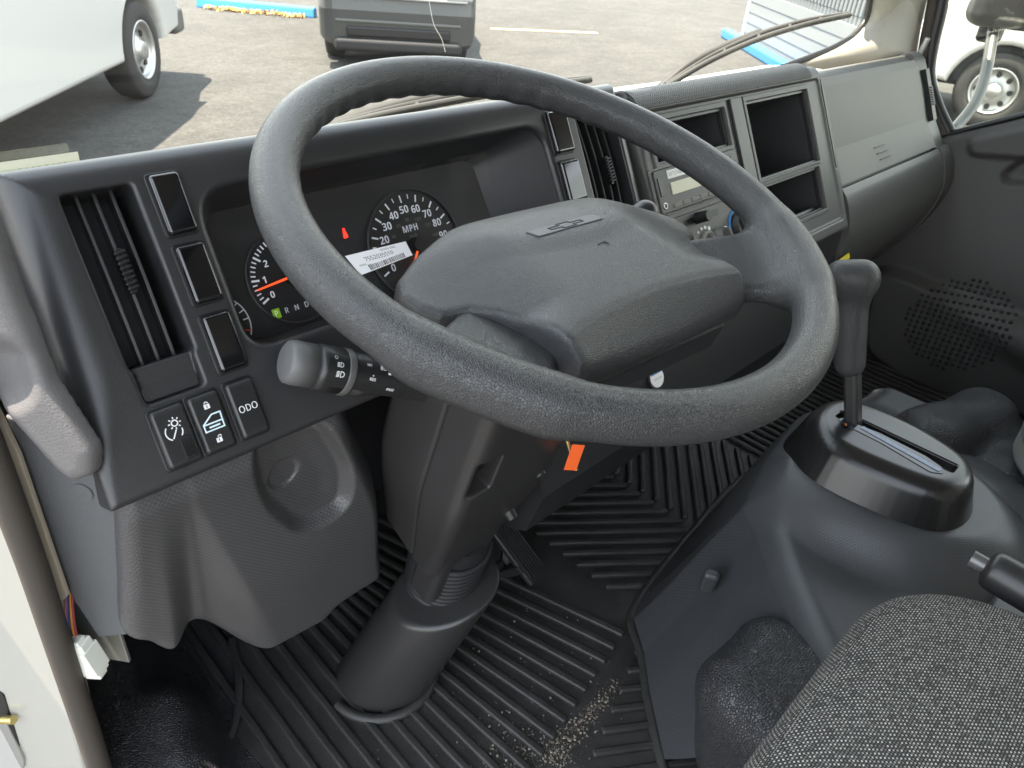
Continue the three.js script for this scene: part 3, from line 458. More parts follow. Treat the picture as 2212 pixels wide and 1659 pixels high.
// ---------------------------------------------------------------- steering column
const floorY = -0.70;
const column = thing('steering_column', 'black plastic steering column shroud with rubber bellows reaching the floor', 'steering column');
columnFrame.put(column);
{
  const prof = (s) => { const k = smooth(0.28, 0.47, s); return [mix(0.074, 0.052, k), mix(0.064, 0.047, k)]; };
  const shroud = (x, y, z) => { const s = -z, [a, b] = prof(s); const X = Math.abs(x + 0.006) - a, Y = Math.abs(y) - b, r = 0.016, X2 = X + r, Y2 = Y + r; return Math.max(Math.hypot(Math.max(X2, 0), Math.max(Y2, 0)) + Math.min(Math.max(X2, Y2), 0) - r, s - 0.445 + 0.25 * (y + 0.02), 0.085 - s) * 0.9 + 0.0016 * (1 - smooth(0.0004, 0.0018, Math.abs(y + 0.012))); };
  const lower = (x, y, z) => { const slot = boxD(x + 0.058, y + 0.045, z + 0.235, 0.014, 0.02, 0.026, 0.003); return smax(shroud(x, y, z), -slot, 0.003); };
  mesh('shroud', solid(lower, [-0.1, -0.09, -0.49], [0.09, 0.09, -0.07], 0.003), M.column, column);
  mesh('release_latch', moved(rbox(0.02, 0.022, 0.035, 0.004), -0.05, -0.036, -0.235), M.black, column);
  // horseshoe bracket piece
  const br = (x, y, z) => { const s = -z, o = boxD(x + 0.036, y + 0.03, z + 0.46, 0.012, 0.02, 0.06, 0.008), i = boxD(x + 0.03, y + 0.0, z + 0.5, 0.008, 0.016, 0.03, 0.004); return smax(o, -i, 0.006); };
  mesh('column_bracket', solid(br, [-0.07, -0.07, -0.53], [0.07, 0.06, -0.39], 0.003), M.column, column);
  // bellows
  const g = []; for (let k = 0; k < 11; k++) { const t = new THREE.TorusGeometry(0.046 - k * 0.0003, 0.0048, 10, 48); t.translate(0.01, -0.012 - k * 0.0006, -0.47 - k * 0.0088); g.push(boxUV(t)); }
  const core = rod(V(0.01, -0.012, -0.44), V(0.01, -0.02, -0.57), 0.043, 0.042, 40); g.push(core);
  mesh('bellows', mergeGeometries(g), M.dark, column);
  // screws in the shroud
  for (const [x, y, s] of [[0.045, -0.052, 0.3], [0.03, -0.052, 0.37]]) mesh('screw_well', rod(V(x, y - 0.0, -s), V(x, y - 0.012, -s - 0.004), 0.009, 0.007, 20), M.black, column);
}
{ // lower tube to the floor
  const a = V(0.012, -0.505, -0.108), b = V(-0.072, floorY - 0.03, -0.172), inv = columnFrame.inv;
  const cone = capsuleD(a, b, 0.056, 0.061), foot = (x, y, z) => { const q = length2(x + 0.05, (z + 0.165) * 0.85); return smax(q - 0.056 - 0.2 * Math.max(0, floorY + 0.03 - y), Math.abs(y - floorY - 0.02) - 0.05, 0.01); };
    const f = (x, y, z) => smax(cone(x, y, z), y + 0.525 - 0.3 * (x - 0.01) , 0.006);
  const t = solid(f, [-0.19, -0.75, -0.29], [0.09, -0.46, -0.03], 0.003); t.applyMatrix4(inv);
  mesh('lower_tube', t, M.column, column);
}
{ // indicator stalk
  const a = V(-0.05, -0.185, -0.066), b = V(-0.183, -0.121, -0.104), dir = b.clone().sub(a).normalize(), L = b.distanceTo(a);
  const fr = frame(a, V(0, 1, 0).cross(dir), dir);   // local z along the stalk
  const st = thing('indicator_stalk', 'black light and cruise stalk with white symbols and blunt grey end cap', 'stalk'); fr.put(st);
  const lathe = (pts) => { const g = new THREE.LatheGeometry(pts.map(([r, z]) => new THREE.Vector2(r, z)), 48); g.rotateX(Math.PI / 2); return g; };
  mesh('arm', boxUV(lathe([[0.0, -0.01], [0.012, -0.01], [0.0135, L * 0.35], [0.0145, L * 0.52], [0.0185, L * 0.6], [0.0185, L * 0.69], [0, L * 0.69]])), M.satin, st);
  mesh('ring', boxUV(lathe([[0.0, L * 0.69], [0.0192, L * 0.69], [0.02, L * 0.7], [0.02, L * 0.73], [0.019, L * 0.74], [0, L * 0.74]])), M.dashSoft, st);
  mesh('knob', boxUV(lathe([[0.0, L * 0.74], [0.0195, L * 0.74], [0.0195, L * 0.86], [0.0182, L * 0.9], [0, L * 0.9]])), M.satin, st);
  mesh('end_cap', boxUV(lathe([[0.0, L * 0.9], [0.0182, L * 0.9], [0.0182, L * 1.0], [0.0172, L * 1.035], [0.014, L * 1.05], [0, L * 1.055]])), mat(lin(0.1, 0.1, 0.1), 0.5), st);
  // printed symbols on curved strips a hair above the surface, facing the driver
  const band = (z0, z1, r, a0, a1, tex) => { const g = grid((u, v) => { const t = mix(a0, a1, v), z = mix(z0, z1, u); return V(Math.cos(t) * r, Math.sin(t) * r, z); }, 8, 24); const uv = []; for (let j = 0; j <= 24; j++) for (let i = 0; i <= 8; i++) uv.push(i / 8, j / 24); const h = new THREE.BufferGeometry(), pos = [], idx = []; for (let j = 0; j <= 24; j++) for (let i = 0; i <= 8; i++) { const t = mix(a0, a1, j / 24), z = mix(z0, z1, i / 8); pos.push(Math.cos(t) * r, Math.sin(t) * r, z); } for (let j = 0; j < 24; j++) for (let i = 0; i < 8; i++) { const q = j * 9 + i; idx.push(q, q + 1, q + 9, q + 1, q + 10, q + 9); } h.setAttribute('position', new THREE.Float32BufferAttribute(pos, 3)); h.setAttribute('uv', new THREE.Float32BufferAttribute(uv, 2)); h.setIndex(idx); h.computeVertexNormals(); return h; };
  const view = camera.position.clone().applyMatrix4(fr.inv), va = Math.atan2(view.y, view.x);
  // lettering runs along the stalk; the tip lies at the left of the text
  const stripW = (z0, z1) => z1 - z0, arc = 1.5;
  const make = (name, z0, z1, r, draw) => { const w = z1 - z0, h = r * arc; const tex = print(w, h, 24000, (g, text) => { g.fillStyle = '#1c1c1d'; g.fillRect(0, 0, w, h); draw(g, text, w, h); }); tex.wrapS = tex.wrapT = THREE.ClampToEdgeWrapping; tex.repeat.set(-1, 1); tex.offset.set(1, 0); const m = mat(lin(1), 0.4, { map: tex }); m.map.wrapS = THREE.RepeatWrapping; mesh(name, band(z0, z1, r, va - arc / 2, va + arc / 2, tex), m, st); };
  const lamp = (g, x, y, s) => { g.save(); g.translate(x, y); g.scale(s, s); g.strokeStyle = '#ddd'; g.lineWidth = 0.14; g.beginPath(); g.moveTo(0.1, -0.5); g.lineTo(0.1, 0.5); g.quadraticCurveTo(0.8, 0.5, 0.8, 0); g.quadraticCurveTo(0.8, -0.5, 0.1, -0.5); g.stroke(); for (const k of [-0.45, -0.22, 0, 0.22, 0.45]) { g.beginPath(); g.moveTo(-0.12, k); g.lineTo(-0.7, k - 0.05); g.stroke(); } g.restore(); };
  make('cruise_print', L * 0.38, L * 0.685, 0.0188, (g, text, w, h) => { text('+', w * 0.3, h * 0.55, 0.0036); text('RES', w * 0.3, h * 0.44, 0.0034); text('SET', w * 0.22, h * 0.86, 0.003); text('◀PASS', w * 0.68, h * 0.22, 0.0032, { style: 'italic bold' }); lamp(g, w * 0.5, h * 0.85, 0.004); g.fillStyle = '#ddd'; g.fillRect(w * 0.6, h * 0.66, 0.0026, 0.0018); });
  make('lamp_print', L * 0.745, L * 0.86, 0.0197, (g, text, w, h) => { lamp(g, w * 0.6, h * 0.42, 0.0045); lamp(g, w * 0.55, h * 0.68, 0.0036); g.strokeStyle = '#bbb'; g.lineWidth = 0.0004; g.beginPath(); g.arc(w * 0.35, h * 0.88, 0.0013, 0, 7); g.stroke(); });
}
{ // key with orange paper tag
  const k = onX(1243, 985, 0.07), key = thing('ignition_key', 'brass key with orange tag hanging beneath the steering column', 'key');
  key.position.copy(k);
  mesh('key_blade', rod(V(0.002, -0.018, 0.003), V(-0.006, 0.05, -0.03), 0.0022, 0.0022, 10), mat(lin(0.6, 0.45, 0.2), 0.3, { metalness: 1 }), key);
  mesh('tag', rbox(0.014, 0.034, 0.0008, 0.0004).rotateZ(-0.15).rotateY(-0.6).translate(-0.003, 0, 0.001), M.orange, key);
}
// ---------------------------------------------------------------- dashboard
const lean = 29 * Math.PI / 180, dashFrame = frame(V(0, -0.014, -0.2), V(1, 0, 0), V(0, Math.sin(lean), Math.cos(lean)));
const L_ = (u, v, off = 0) => dashFrame.at(u, v, off);
const rect = (x0, x1, y0, y1, r = 0.004) => rounded([[x0, y0], [x1, y0], [x1, y1], [x0, y1]], r);
const dash = thing('dashboard', 'charcoal plastic truck dashboard with air vents, blank switches and open storage pockets', 'dashboard');
dashFrame.put(dash);
const clusterHole = rounded([[-0.197, -0.122], [0.2, -0.122], [0.196, 0.008], [-0.197, 0.006]], [0.022, 0.02, 0.03, 0.03], 8);
const ventHoles = [rect(-0.289, -0.241, -0.108, 0.02, 0.003), rect(0.256, 0.326, -0.14, 0.016, 0.003)];
{
  const body = polyD([[-0.336, -0.2], [0.352, -0.2], [0.352, 0.046], [-0.322, 0.046]]), hole = polyD(clusterHole), vents = ventHoles.map(polyD), flap = polyD(rect(-0.287, -0.243, -0.136, -0.1, 0.004));
  const f = (x, y, z) => {
    const r = mix(0.006, 0.028, smooth(-0.2, -0.1, y));
    let d = smax(smax(body(x, y), z, r), -z - 0.13, 0.002);
    d = smax(d, -hole(x, y), 0.008);
    for (const v of vents) d = smax(d, -v(x, y), 0.003);
    d = smax(d, -Math.max(flap(x, y), -z - 0.01 + (y + 0.136) * 0.25), 0.003);
    return d;
  };
  mesh('instrument_bezel', solid(f, [-0.345, -0.21, -0.14], [0.36, 0.055, 0.008], 0.0026), M.dash, dash);
}
{ const g = grid((u, v) => { const x = mix(-0.42, 1.44, u), y0 = mix(0.036, 0.019, smooth(0.86, 0.9, x)), a = dashFrame.world(x, y0 - 0.004, -0.06), b = V(x, -0.1, glassZ(x) - 0.012); return a.lerp(b, v).applyMatrix4(dashFrame.inv); }, 60, 8, true); mesh('dash_top', g, M.dash, dash); }
mesh('dash_core', boxUV(new THREE.BoxGeometry(0.66, 0.2, 0.1)).translate(0.005, -0.08, -0.185), M.dark, dash);
// funnel between the bezel opening and the instruments
{
  const inner = rounded([[-0.181, -0.12], [0.135, -0.12], [0.127, -0.006], [-0.178, -0.006]], [0.02, 0.02, 0.014, 0.014], 8), N = clusterHole.length;
  const loop = (t) => clusterHole.map((p, i) => V(mix(p[0], inner[i][0], t), mix(p[1], inner[i][1], t), mix(-0.006, -0.05, t)));
  const A = loop(0), B = loop(1), pos = [], idx = [];
  for (let i = 0; i <= N; i++) { const a = A[i % N], b = B[i % N]; pos.push(a.x, a.y, a.z, b.x, b.y, b.z); if (i < N) idx.push(2 * i, 2 * i + 1, 2 * i + 2, 2 * i + 1, 2 * i + 3, 2 * i + 2); }
  const g = new THREE.BufferGeometry(); g.setAttribute('position', new THREE.Float32BufferAttribute(pos, 3)); g.setIndex(idx); g.computeVertexNormals();
  mesh('instrument_hood', boxUV(g), M.dash, dash);
}
// air vents: vanes and a ribbed slider
function airVent(x0, x1, y0, y1, count, sliderAt) {
  const v = new THREE.Group(); v.name = 'air_vent'; dash.add(v);
  mesh('vent_box', boxUV(new THREE.BoxGeometry(x1 - x0 + 0.01, y1 - y0 + 0.01, 0.004)).translate((x0 + x1) / 2, (y0 + y1) / 2, -0.05), M.black, v);
  for (let k = 0; k < count; k++) {
    const x = mix(x0, x1, (k + 1) / (count + 1));
    const s = new THREE.Shape(); s.moveTo(0, y0); s.lineTo(0, y1); s.lineTo(-0.04, y1); s.lineTo(-0.04, y0);
    const pts = []; for (let q = 0; q <= 12; q++) { const t = q / 12; pts.push([-0.012 + 0.006 * Math.sin(t * Math.PI), mix(y0, y1, t)]); } pts.push([-0.045, y1], [-0.045, y0]);
    const g = new THREE.ExtrudeGeometry(shapeOf(pts), { depth: 0.0016, bevelEnabled: true, bevelSize: 0.0005, bevelThickness: 0.0005, bevelSegments: 2 }); g.rotateY(-Math.PI / 2); g.rotateY(-0.18); g.translate(x, 0, -0.004);
    mesh('vane', boxUV(g), M.satin, v);
    if (k === sliderAt) { const gg = []; for (let q = 0; q < 8; q++) { const b = rbox(0.0085, 0.0024, 0.009, 0.001); b.rotateZ(0.15); b.translate(x + 0.0, (y0 + y1) / 2 - 0.008 + q * 0.0038, -0.006); gg.push(b); } gg.push(rbox(0.0055, 0.034, 0.008, 0.001).translate(x, (y0 + y1) / 2 + 0.005, -0.0085)); mesh('slider', mergeGeometries(gg), M.black, v); }
  }
}
airVent(-0.289, -0.241, -0.108, 0.02, 3, 1);
airVent(0.256, 0.326, -0.14, 0.016, 4, 2);
mesh('vent_flap', plate(rect(-0.286, -0.244, -0.135, -0.109, 0.003), -0.0065, 0.004, 0.0008), M.dash, dash);
// blank switches
function switchBlank(x0, x1, t0, t1, material = M.gloss) {
  const s = new THREE.Group(); s.name = 'switch_blank'; dash.add(s);
  mesh('switch_frame', plate(rect(x0 - 0.0018, x1 + 0.0018, -t1 - 0.0018, -t0 + 0.0018, 0.004), 0.0012, 0.006, 0.0012), M.black, s);
  const c = rbox(x1 - x0, t1 - t0, 0.012, 0.0035, 4); c.translate((x0 + x1) / 2, -(t0 + t1) / 2, 0.0005); mesh('switch_cap', c, material, s);
  return s;
}
for (const t of [-0.023, 0.031, 0.0865]) switchBlank(-0.2295, -0.2065, t, t + 0.0455);
for (const t of [-0.02, 0.035, 0.091]) switchBlank(0.206, 0.2365, t, t + 0.046);
// labelled buttons
function button(x0, x1, t0, t1, label, draw) {
  const s = switchBlank(x0, x1, t0, t1, M.satin); s.name = label;
  const w = (x1 - x0) - 0.005, h = (t1 - t0) - 0.008;
  const tex = print(w, h, 16000, (g, text) => { g.fillStyle = '#1b1b1c'; g.fillRect(0, 0, w, h); draw(g, text, w, h); });
  const p = uvRect(new THREE.PlaneGeometry(w, h)); p.translate((x0 + x1) / 2, -(t0 + t1) / 2, 0.00685); mesh('button_print', p, mat(lin(1), 0.4, { map: tex }), s);
  return s;
}
button(-0.2315, -0.2085, 0.1415, 0.1875, 'odometer_button', (g, text, w, h) => text('ODO', w / 2, h * 0.52, 0.0075, { style: '' }));
const lock = (g, x, y, s, open) => { g.fillStyle = '#ddd'; g.fillRect(x - s * 0.5, y - s * 0.5, s, s * 0.8); g.strokeStyle = '#ddd'; g.lineWidth = s * 0.16; g.beginPath(); g.arc(x + (open ? s * 0.25 : 0), y + s * 0.4, s * 0.3, 0, Math.PI); g.stroke(); g.fillStyle = '#1b1b1c'; g.fillRect(x - s * 0.08, y - s * 0.3, s * 0.16, s * 0.4); };
button(-0.262, -0.2375, 0.1415, 0.1875, 'door_lock_button', (g, text, w, h) => { lock(g, w * 0.5, h * 0.85, 0.0045, false); lock(g, w * 0.5, h * 0.13, 0.0045, true); g.strokeStyle = '#cfe3ea'; g.lineWidth = 0.0011; g.beginPath(); g.moveTo(w * 0.12, h * 0.35); g.lineTo(w * 0.88, h * 0.35); g.lineTo(w * 0.9, h * 0.66); g.lineTo(w * 0.55, h * 0.66); g.lineTo(w * 0.12, h * 0.5); g.closePath(); g.stroke(); g.beginPath(); g.moveTo(w * 0.14, h * 0.49); g.lineTo(w * 0.88, h * 0.49); g.stroke(); g.fillStyle = '#cfe3ea'; g.fillRect(w * 0.3, h * 0.4, w * 0.45, h * 0.035); });
{
  const s = button(-0.2905, -0.2645, 0.1415, 0.1875, 'dimmer_button', (g, text, w, h) => { const x = w * 0.5, y = h * 0.68; g.strokeStyle = '#ddd'; g.lineWidth = 0.0009; g.beginPath(); g.arc(x - 0.001, y - 0.003, 0.0062, Math.PI * 0.75, Math.PI * 1.35); g.stroke(); g.beginPath(); g.arc(x - 0.001, y - 0.003, 0.0062, Math.PI * 1.75, Math.PI * 2.05); g.stroke(); g.beginPath(); g.arc(x + 0.0015, y + 0.003, 0.0022, 0, 7); g.stroke(); for (let k = 0; k < 8; k++) { const a = k * Math.PI / 4; g.beginPath(); g.moveTo(x + 0.0015 + Math.cos(a) * 0.0033, y + 0.003 + Math.sin(a) * 0.0033); g.lineTo(x + 0.0015 + Math.cos(a) * 0.0048, y + 0.003 + Math.sin(a) * 0.0048); g.stroke(); } g.beginPath(); g.moveTo(x - 0.003, y - 0.008); g.lineTo(x + 0.001, y - 0.002); g.stroke(); });
  const gg = []; for (let k = 0; k < 11; k++) gg.push(rbox(0.0085, 0.0011, 0.004, 0.0004).translate(-0.2735, -0.1678 - k * 0.0015, 0.0072 + 0.0022 * Math.sin(k / 10 * Math.PI)));
  gg.push(rbox(0.0085, 0.017, 0.004, 0.001).translate(-0.2735, -0.1753, 0.0072)); mesh('thumb_wheel', mergeGeometries(gg), M.black, s);
}
// ---------------------------------------------------------------- instruments
const cluster = thing('instrument_cluster', 'black instrument cluster with white numbered dials, orange needles and clear lens', 'instrument cluster');
dashFrame.put(cluster);
{
  const zp = -0.05, X0 = -0.195, Y0 = -0.135, w = 0.345, h = 0.14, tach = [-0.1205, -0.0745, 0.038], speed = [0.023, -0.079, 0.0525];
  const polar = ([cx, cy], r, a) => [cx + Math.cos(a) * r, cy + Math.sin(a) * r];
  const tex = print(w, h, 5800, (g, text0) => {
    g.translate(-X0, -Y0);
    const text = (s, x, y, size, o) => text0(s, x, y, size, o);
    g.fillStyle = '#15161a'; g.fillRect(X0, Y0, w, h);
    g.fillStyle = '#1d1e22'; g.fillRect(-0.16, -0.112, 0.25, 0.085);
    const dial = (c, r, from, to, n, sub, labels, size, inner) => {
      g.fillStyle = '#121317'; g.beginPath(); g.arc(c[0], c[1], r + 0.004, 0, 7); g.fill();
      for (let k = 0; k <= n * sub; k++) { const a = mix(from, to, k / (n * sub)), big = k % sub === 0, p = polar(c, r, a), q = polar(c, r - (big ? 0.0075 : 0.0045), a); g.strokeStyle = '#e4e6ee'; g.lineWidth = big ? 0.0019 : 0.0013; g.beginPath(); g.moveTo(...p); g.lineTo(...q); g.stroke(); }
      labels.forEach((s, k) => { const a = mix(from, to, k / n), p = polar(c, r - inner, a); text(s, p[0], p[1], size, { fill: '#e4e6ee' }); });
    };
    const rad = (d) => d * Math.PI / 180, at = (c, u, v) => { const p = L_(u, v, zp); return Math.atan2(p[1] - c[1], p[0] - c[0]); };
    { const a0 = at(tach, 569, 656), a3 = at(tach, 575, 517); let f = a0 < 0 ? a0 + 2 * Math.PI : a0, t = a3; const step = (f - t) / 3; dial(tach, 0.038, f, f - step * 5, 5, 5, ['0', '1', '2', '3', '4', '5'], 0.0082, 0.0125); }
    { let a2 = at(speed, 804, 514), a9 = at(speed, 981, 497); if (a2 < 0) a2 += 2 * Math.PI; const step = (a2 - a9) / 7; dial(speed, 0.0525, a2 + 2 * step, a9, 9, 2, ['0', '10', '20', '30', '40', '50', '60', '70', '80', '90'], 0.0105, 0.0145);
      ['20', '40', '60', '80', '100', '120', '140'].forEach((s, k) => { const a = a2 + 2 * step - (k + 1) * 20 / 16.09 * step, p = polar(speed, 0.0275, a); text(s, p[0], p[1], 0.0048, { fill: '#77716c', style: '' }); }); }
    text('MPH', speed[0] - 0.001, speed[1] + 0.0185, 0.0092, { fill: '#dcdfe8' }); text('km/h', speed[0], speed[1] + 0.0105, 0.0042, { fill: '#77716c', style: '' });
    text('x1000', tach[0] + 0.002, tach[1] + 0.016, 0.0062, { fill: '#dcdfe8' });
    g.fillStyle = '#8fc21e'; g.fillRect(-0.1497, -0.1068, 0.0075, 0.0088);
    ['P', 'R', 'N', 'D', '3', '2', '1'].forEach((s, k) => text(s, -0.146 + k * 0.0102, -0.1024, 0.0068, { fill: k ? '#e0e2ea' : '#fff', style: '' }));
    // small gauge at the edge
    g.strokeStyle = '#d5d7df'; g.lineWidth = 0.0012; g.beginPath(); g.arc(-0.199, -0.1, 0.0275, -0.5, 0.75); g.stroke();
    for (const a of [-0.35, 0.05, 0.35, 0.65]) { g.beginPath(); const p = polar([-0.199, -0.1], 0.0275, a), q = polar([-0.199, -0.1], 0.022, a); g.strokeStyle = a < 0 ? '#e03418' : '#d5d7df'; g.moveTo(...p); g.lineTo(...q); g.stroke(); }
    g.setTransform(1, 0, 0, 1, 0, 0);
  });
  const p = uvRect(new THREE.PlaneGeometry(w, h)); p.translate(X0 + w / 2, Y0 + h / 2, zp); mesh('dial_plate', p, mat(lin(1), 0.45, { map: tex }), cluster);
  mesh('cluster_housing', boxUV(new THREE.BoxGeometry(w + 0.004, h + 0.004, 0.02)).translate(X0 + w / 2, Y0 + h / 2, zp - 0.011), M.black, cluster);
  for (const [c, r] of [[tach, 0.0425], [speed, 0.0575]]) { const t = new THREE.TorusGeometry(r, 0.0012, 8, 96); t.translate(c[0], c[1], zp + 0.001); mesh('dial_ring', boxUV(t), M.dash, cluster); }
  const needle = (c, ang, len) => { const n = new THREE.Group(); n.name = 'needle'; cluster.add(n); const a = V(c[0], c[1], zp + 0.005), b = V(c[0] + Math.cos(ang) * len, c[1] + Math.sin(ang) * len, zp + 0.004); mesh('pointer', rod(a, b, 0.0013, 0.0008, 8), mat(lin(0.9, 0.1, 0.03), 0.4, { emissive: lin(0.6, 0.05, 0.01), emissiveIntensity: 0.25 }), n); mesh('cap', rod(V(c[0], c[1], zp), V(c[0], c[1], zp + 0.008), 0.008, 0.0072, 30), M.black, n); };
  const q = L_(553, 628, zp); needle(tach, Math.atan2(q[1] - tach[1], q[0] - tach[0]), 0.0365);
  needle(speed, -2.2, 0.045);
  // lit seat-belt warning lamp
  const red = L_(744, 504, zp), S = 0.0046, lamp = mat(lin(0.7, 0.02, 0.01), 0.5, { emissive: lin(1, 0.02, 0.01), emissiveIntensity: 0.5 });
  const g = [new THREE.CircleGeometry(S * 0.35, 16).translate(red[0], red[1] + S * 0.75, zp + 0.0006), new THREE.ShapeGeometry(shapeOf(rounded([[red[0] - S * 0.55, red[1] - S], [red[0] + S * 0.55, red[1] - S], [red[0] + S * 0.35, red[1] + S * 0.4], [red[0] - S * 0.35, red[1] + S * 0.4]], S * 0.2))).translate(0, 0, zp + 0.0006)].map((q) => boxUV(q)); mesh('warning_lamp', mergeGeometries(g), lamp, cluster);
  // clear lens
  const lens = grid((u, v) => V(mix(-0.183, 0.137, u), mix(-0.121, -0.003, v), mix(-0.026, -0.034, v) - 0.008 * Math.sin(v * Math.PI)), 12, 12); mesh('lens', lens, M.clear, cluster);
}
{ // paper label stuck to the lens
  const z = -0.018, pts = [[745, 553], [876, 521], [891, 551], [778, 595]].map(([u, v]) => L_(u, v, z)), w = Math.hypot(pts[1][0] - pts[0][0], pts[1][1] - pts[0][1]), h = Math.hypot(pts[3][0] - pts[0][0], pts[3][1] - pts[0][1]);
  const tex = print(w, h, 14000, (g, text) => { g.fillStyle = '#f2f3f6'; g.fillRect(0, 0, w, h); text('7552035510', w * 0.46, h * 0.64, h * 0.27, { fill: '#23242a', style: '' }); text('251016  0002', w * 0.66, h * 0.88, h * 0.13, { fill: '#444', style: '' }); text('A905A', w * 0.14, h * 0.42, h * 0.12, { fill: '#444', style: '', align: 'center' }); const r = random(3); let x = w * 0.2; while (x < w * 0.86) { const b = 0.0004 + r() * 0.0009; g.fillStyle = '#2a2a30'; g.fillRect(x, h * 0.05, b, h * 0.32); x += b + 0.0004 + r() * 0.0008; } });
  const g = new THREE.BufferGeometry(), P = [pts[3], pts[2], pts[1], pts[0]]; g.setAttribute('position', new THREE.Float32BufferAttribute(P.flatMap(([x, y], i) => [x, y, z + (i === 0 ? 0.001 : 0)]), 3)); g.setAttribute('uv', new THREE.Float32BufferAttribute([0, 0, 1, 0, 1, 1, 0, 1], 2)); g.setIndex([0, 1, 2, 0, 2, 3]); g.computeVertexNormals();
  const o = mesh('barcode_label', g, mat(lin(1), 0.5, { map: tex, side: THREE.DoubleSide })); dashFrame.put(o); tag(o, 'white barcode paper label stuck in front of the speedometer', 'label');
}
// ---------------------------------------------------------------- centre stack (part of the dashboard)
const pocketA = [L_(1609, 222), L_(1737, 198), L_(1760, 351), L_(1633, 385)];
{
  const x0 = 0.354, x1 = 0.888;
  const holes = { radioPocket: rect(0.385, 0.565, -0.066, -0.013, 0.003), tall: rect(0.626, 0.822, -0.128, -0.012, 0.003), low: rect(0.626, 0.815, -0.207, -0.137, 0.003), ventSlit: rect(0.872, 0.886, -0.15, -0.012, 0.002) };
  const inner = rect(x0 + 0.004, x1 - 0.022, -0.235, 0.0, 0.008);
  // outer surround
  const body = polyD(rounded([[x0, -0.255], [x1 - 0.006, -0.255], [x1, 0.026], [x0 + 0.004, 0.034]], [0.004, 0.006, 0.02, 0.004])), H = Object.values(holes).map(polyD);
  const f = (x, y, z) => { const front = 0.006; let d = smax(smax(body(x, y), z - front, mix(0.006, 0.026, smooth(-0.1, 0, y))), -z - 0.1, 0.002); d = smax(d, -Math.max(polyIn(x, y), 0.002 - z), 0.003); for (const h of H) d = smax(d, -h(x, y), 0.002); return d; };
  const polyIn = polyD(inner);
  mesh('centre_surround', solid(f, [x0 - 0.01, -0.265, -0.11], [x1 + 0.01, 0.045, 0.012], 0.003), M.dashSoft, dash);
  // textured bar over the pockets
  { const prof = []; for (let k = 0; k <= 10; k++) { const a = k / 10 * Math.PI * 0.55; prof.push([0.004 + 0.031 * Math.sin(a), -0.022 + 0.0315 * Math.cos(a)]); } prof.push([0.03, -0.06], [0.004, -0.06]); mesh('textured_bar', sweepX(prof, x0 + 0.008, x1 - 0.052), M.carbon, dash); }
  // frames and boxes of the pockets
  const pocket = (name, [a, b, c, d], depth) => {
    const p = new THREE.Group(); p.name = name; dash.add(p);
    mesh('pocket_frame', plate(rect(a - 0.008, b + 0.006, c - 0.007, d + 0.008, 0.004), 0.0045, 0.012, 0.0015, [rect(a, b, c, d, 0.003)]), M.dashSoft, p);
    mesh('pocket_inner_frame', plate(rect(a - 0.002, b + 0.002, c - 0.002, d + 0.002, 0.003), -0.001, 0.008, 0.001, [rect(a + 0.004, b - 0.004, c + 0.003, d - 0.004, 0.003)]), M.dash, p);
    a += 0.0025; b -= 0.0025; c += 0.0025; d -= 0.0025;
    const t = 0.003, g = [boxUV(new THREE.BoxGeometry(b - a + 2 * t, d - c + 2 * t, t)).translate((a + b) / 2, (c + d) / 2, -depth), boxUV(new THREE.BoxGeometry(t, d - c, depth)).translate(a - t / 2, (c + d) / 2, -depth / 2 - 0.004), boxUV(new THREE.BoxGeometry(t, d - c, depth)).translate(b + t / 2, (c + d) / 2, -depth / 2 - 0.004), boxUV(new THREE.BoxGeometry(b - a, t, depth)).translate((a + b) / 2, c - t / 2, -depth / 2 - 0.004), boxUV(new THREE.BoxGeometry(b - a, t, depth)).translate((a + b) / 2, d + t / 2, -depth / 2 - 0.004)];
    mesh('pocket_box', mergeGeometries(g), M.pocket, p);
  };
  pocket('upper_pocket', [0.385, 0.565, -0.066, -0.013], 0.13); pocket('tall_pocket', [0.626, 0.822, -0.128, -0.012], 0.14); pocket('lower_pocket', [0.626, 0.815, -0.207, -0.137], 0.14);
  mesh('divider', plate(rect(0.58, 0.612, -0.23, -0.004, 0.002), 0.0065, 0.01, 0.0015), M.satin, dash);
  mesh('side_vent_box', boxUV(new THREE.BoxGeometry(0.018, 0.145, 0.003)).translate(0.879, -0.081, -0.03), M.black, dash);
  { const gg = []; for (let q = 0; q < 8; q++) gg.push(rbox(0.004, 0.002, 0.005, 0.0008).translate(0.879, -0.1 + q * 0.0038, -0.003)); mesh('side_vent_slider', mergeGeometries(gg), M.black, dash); }
  mesh('surround_core', boxUV(new THREE.BoxGeometry(0.5, 0.2, 0.05)).translate(0.62, -0.11, -0.17), M.dark, dash);
}
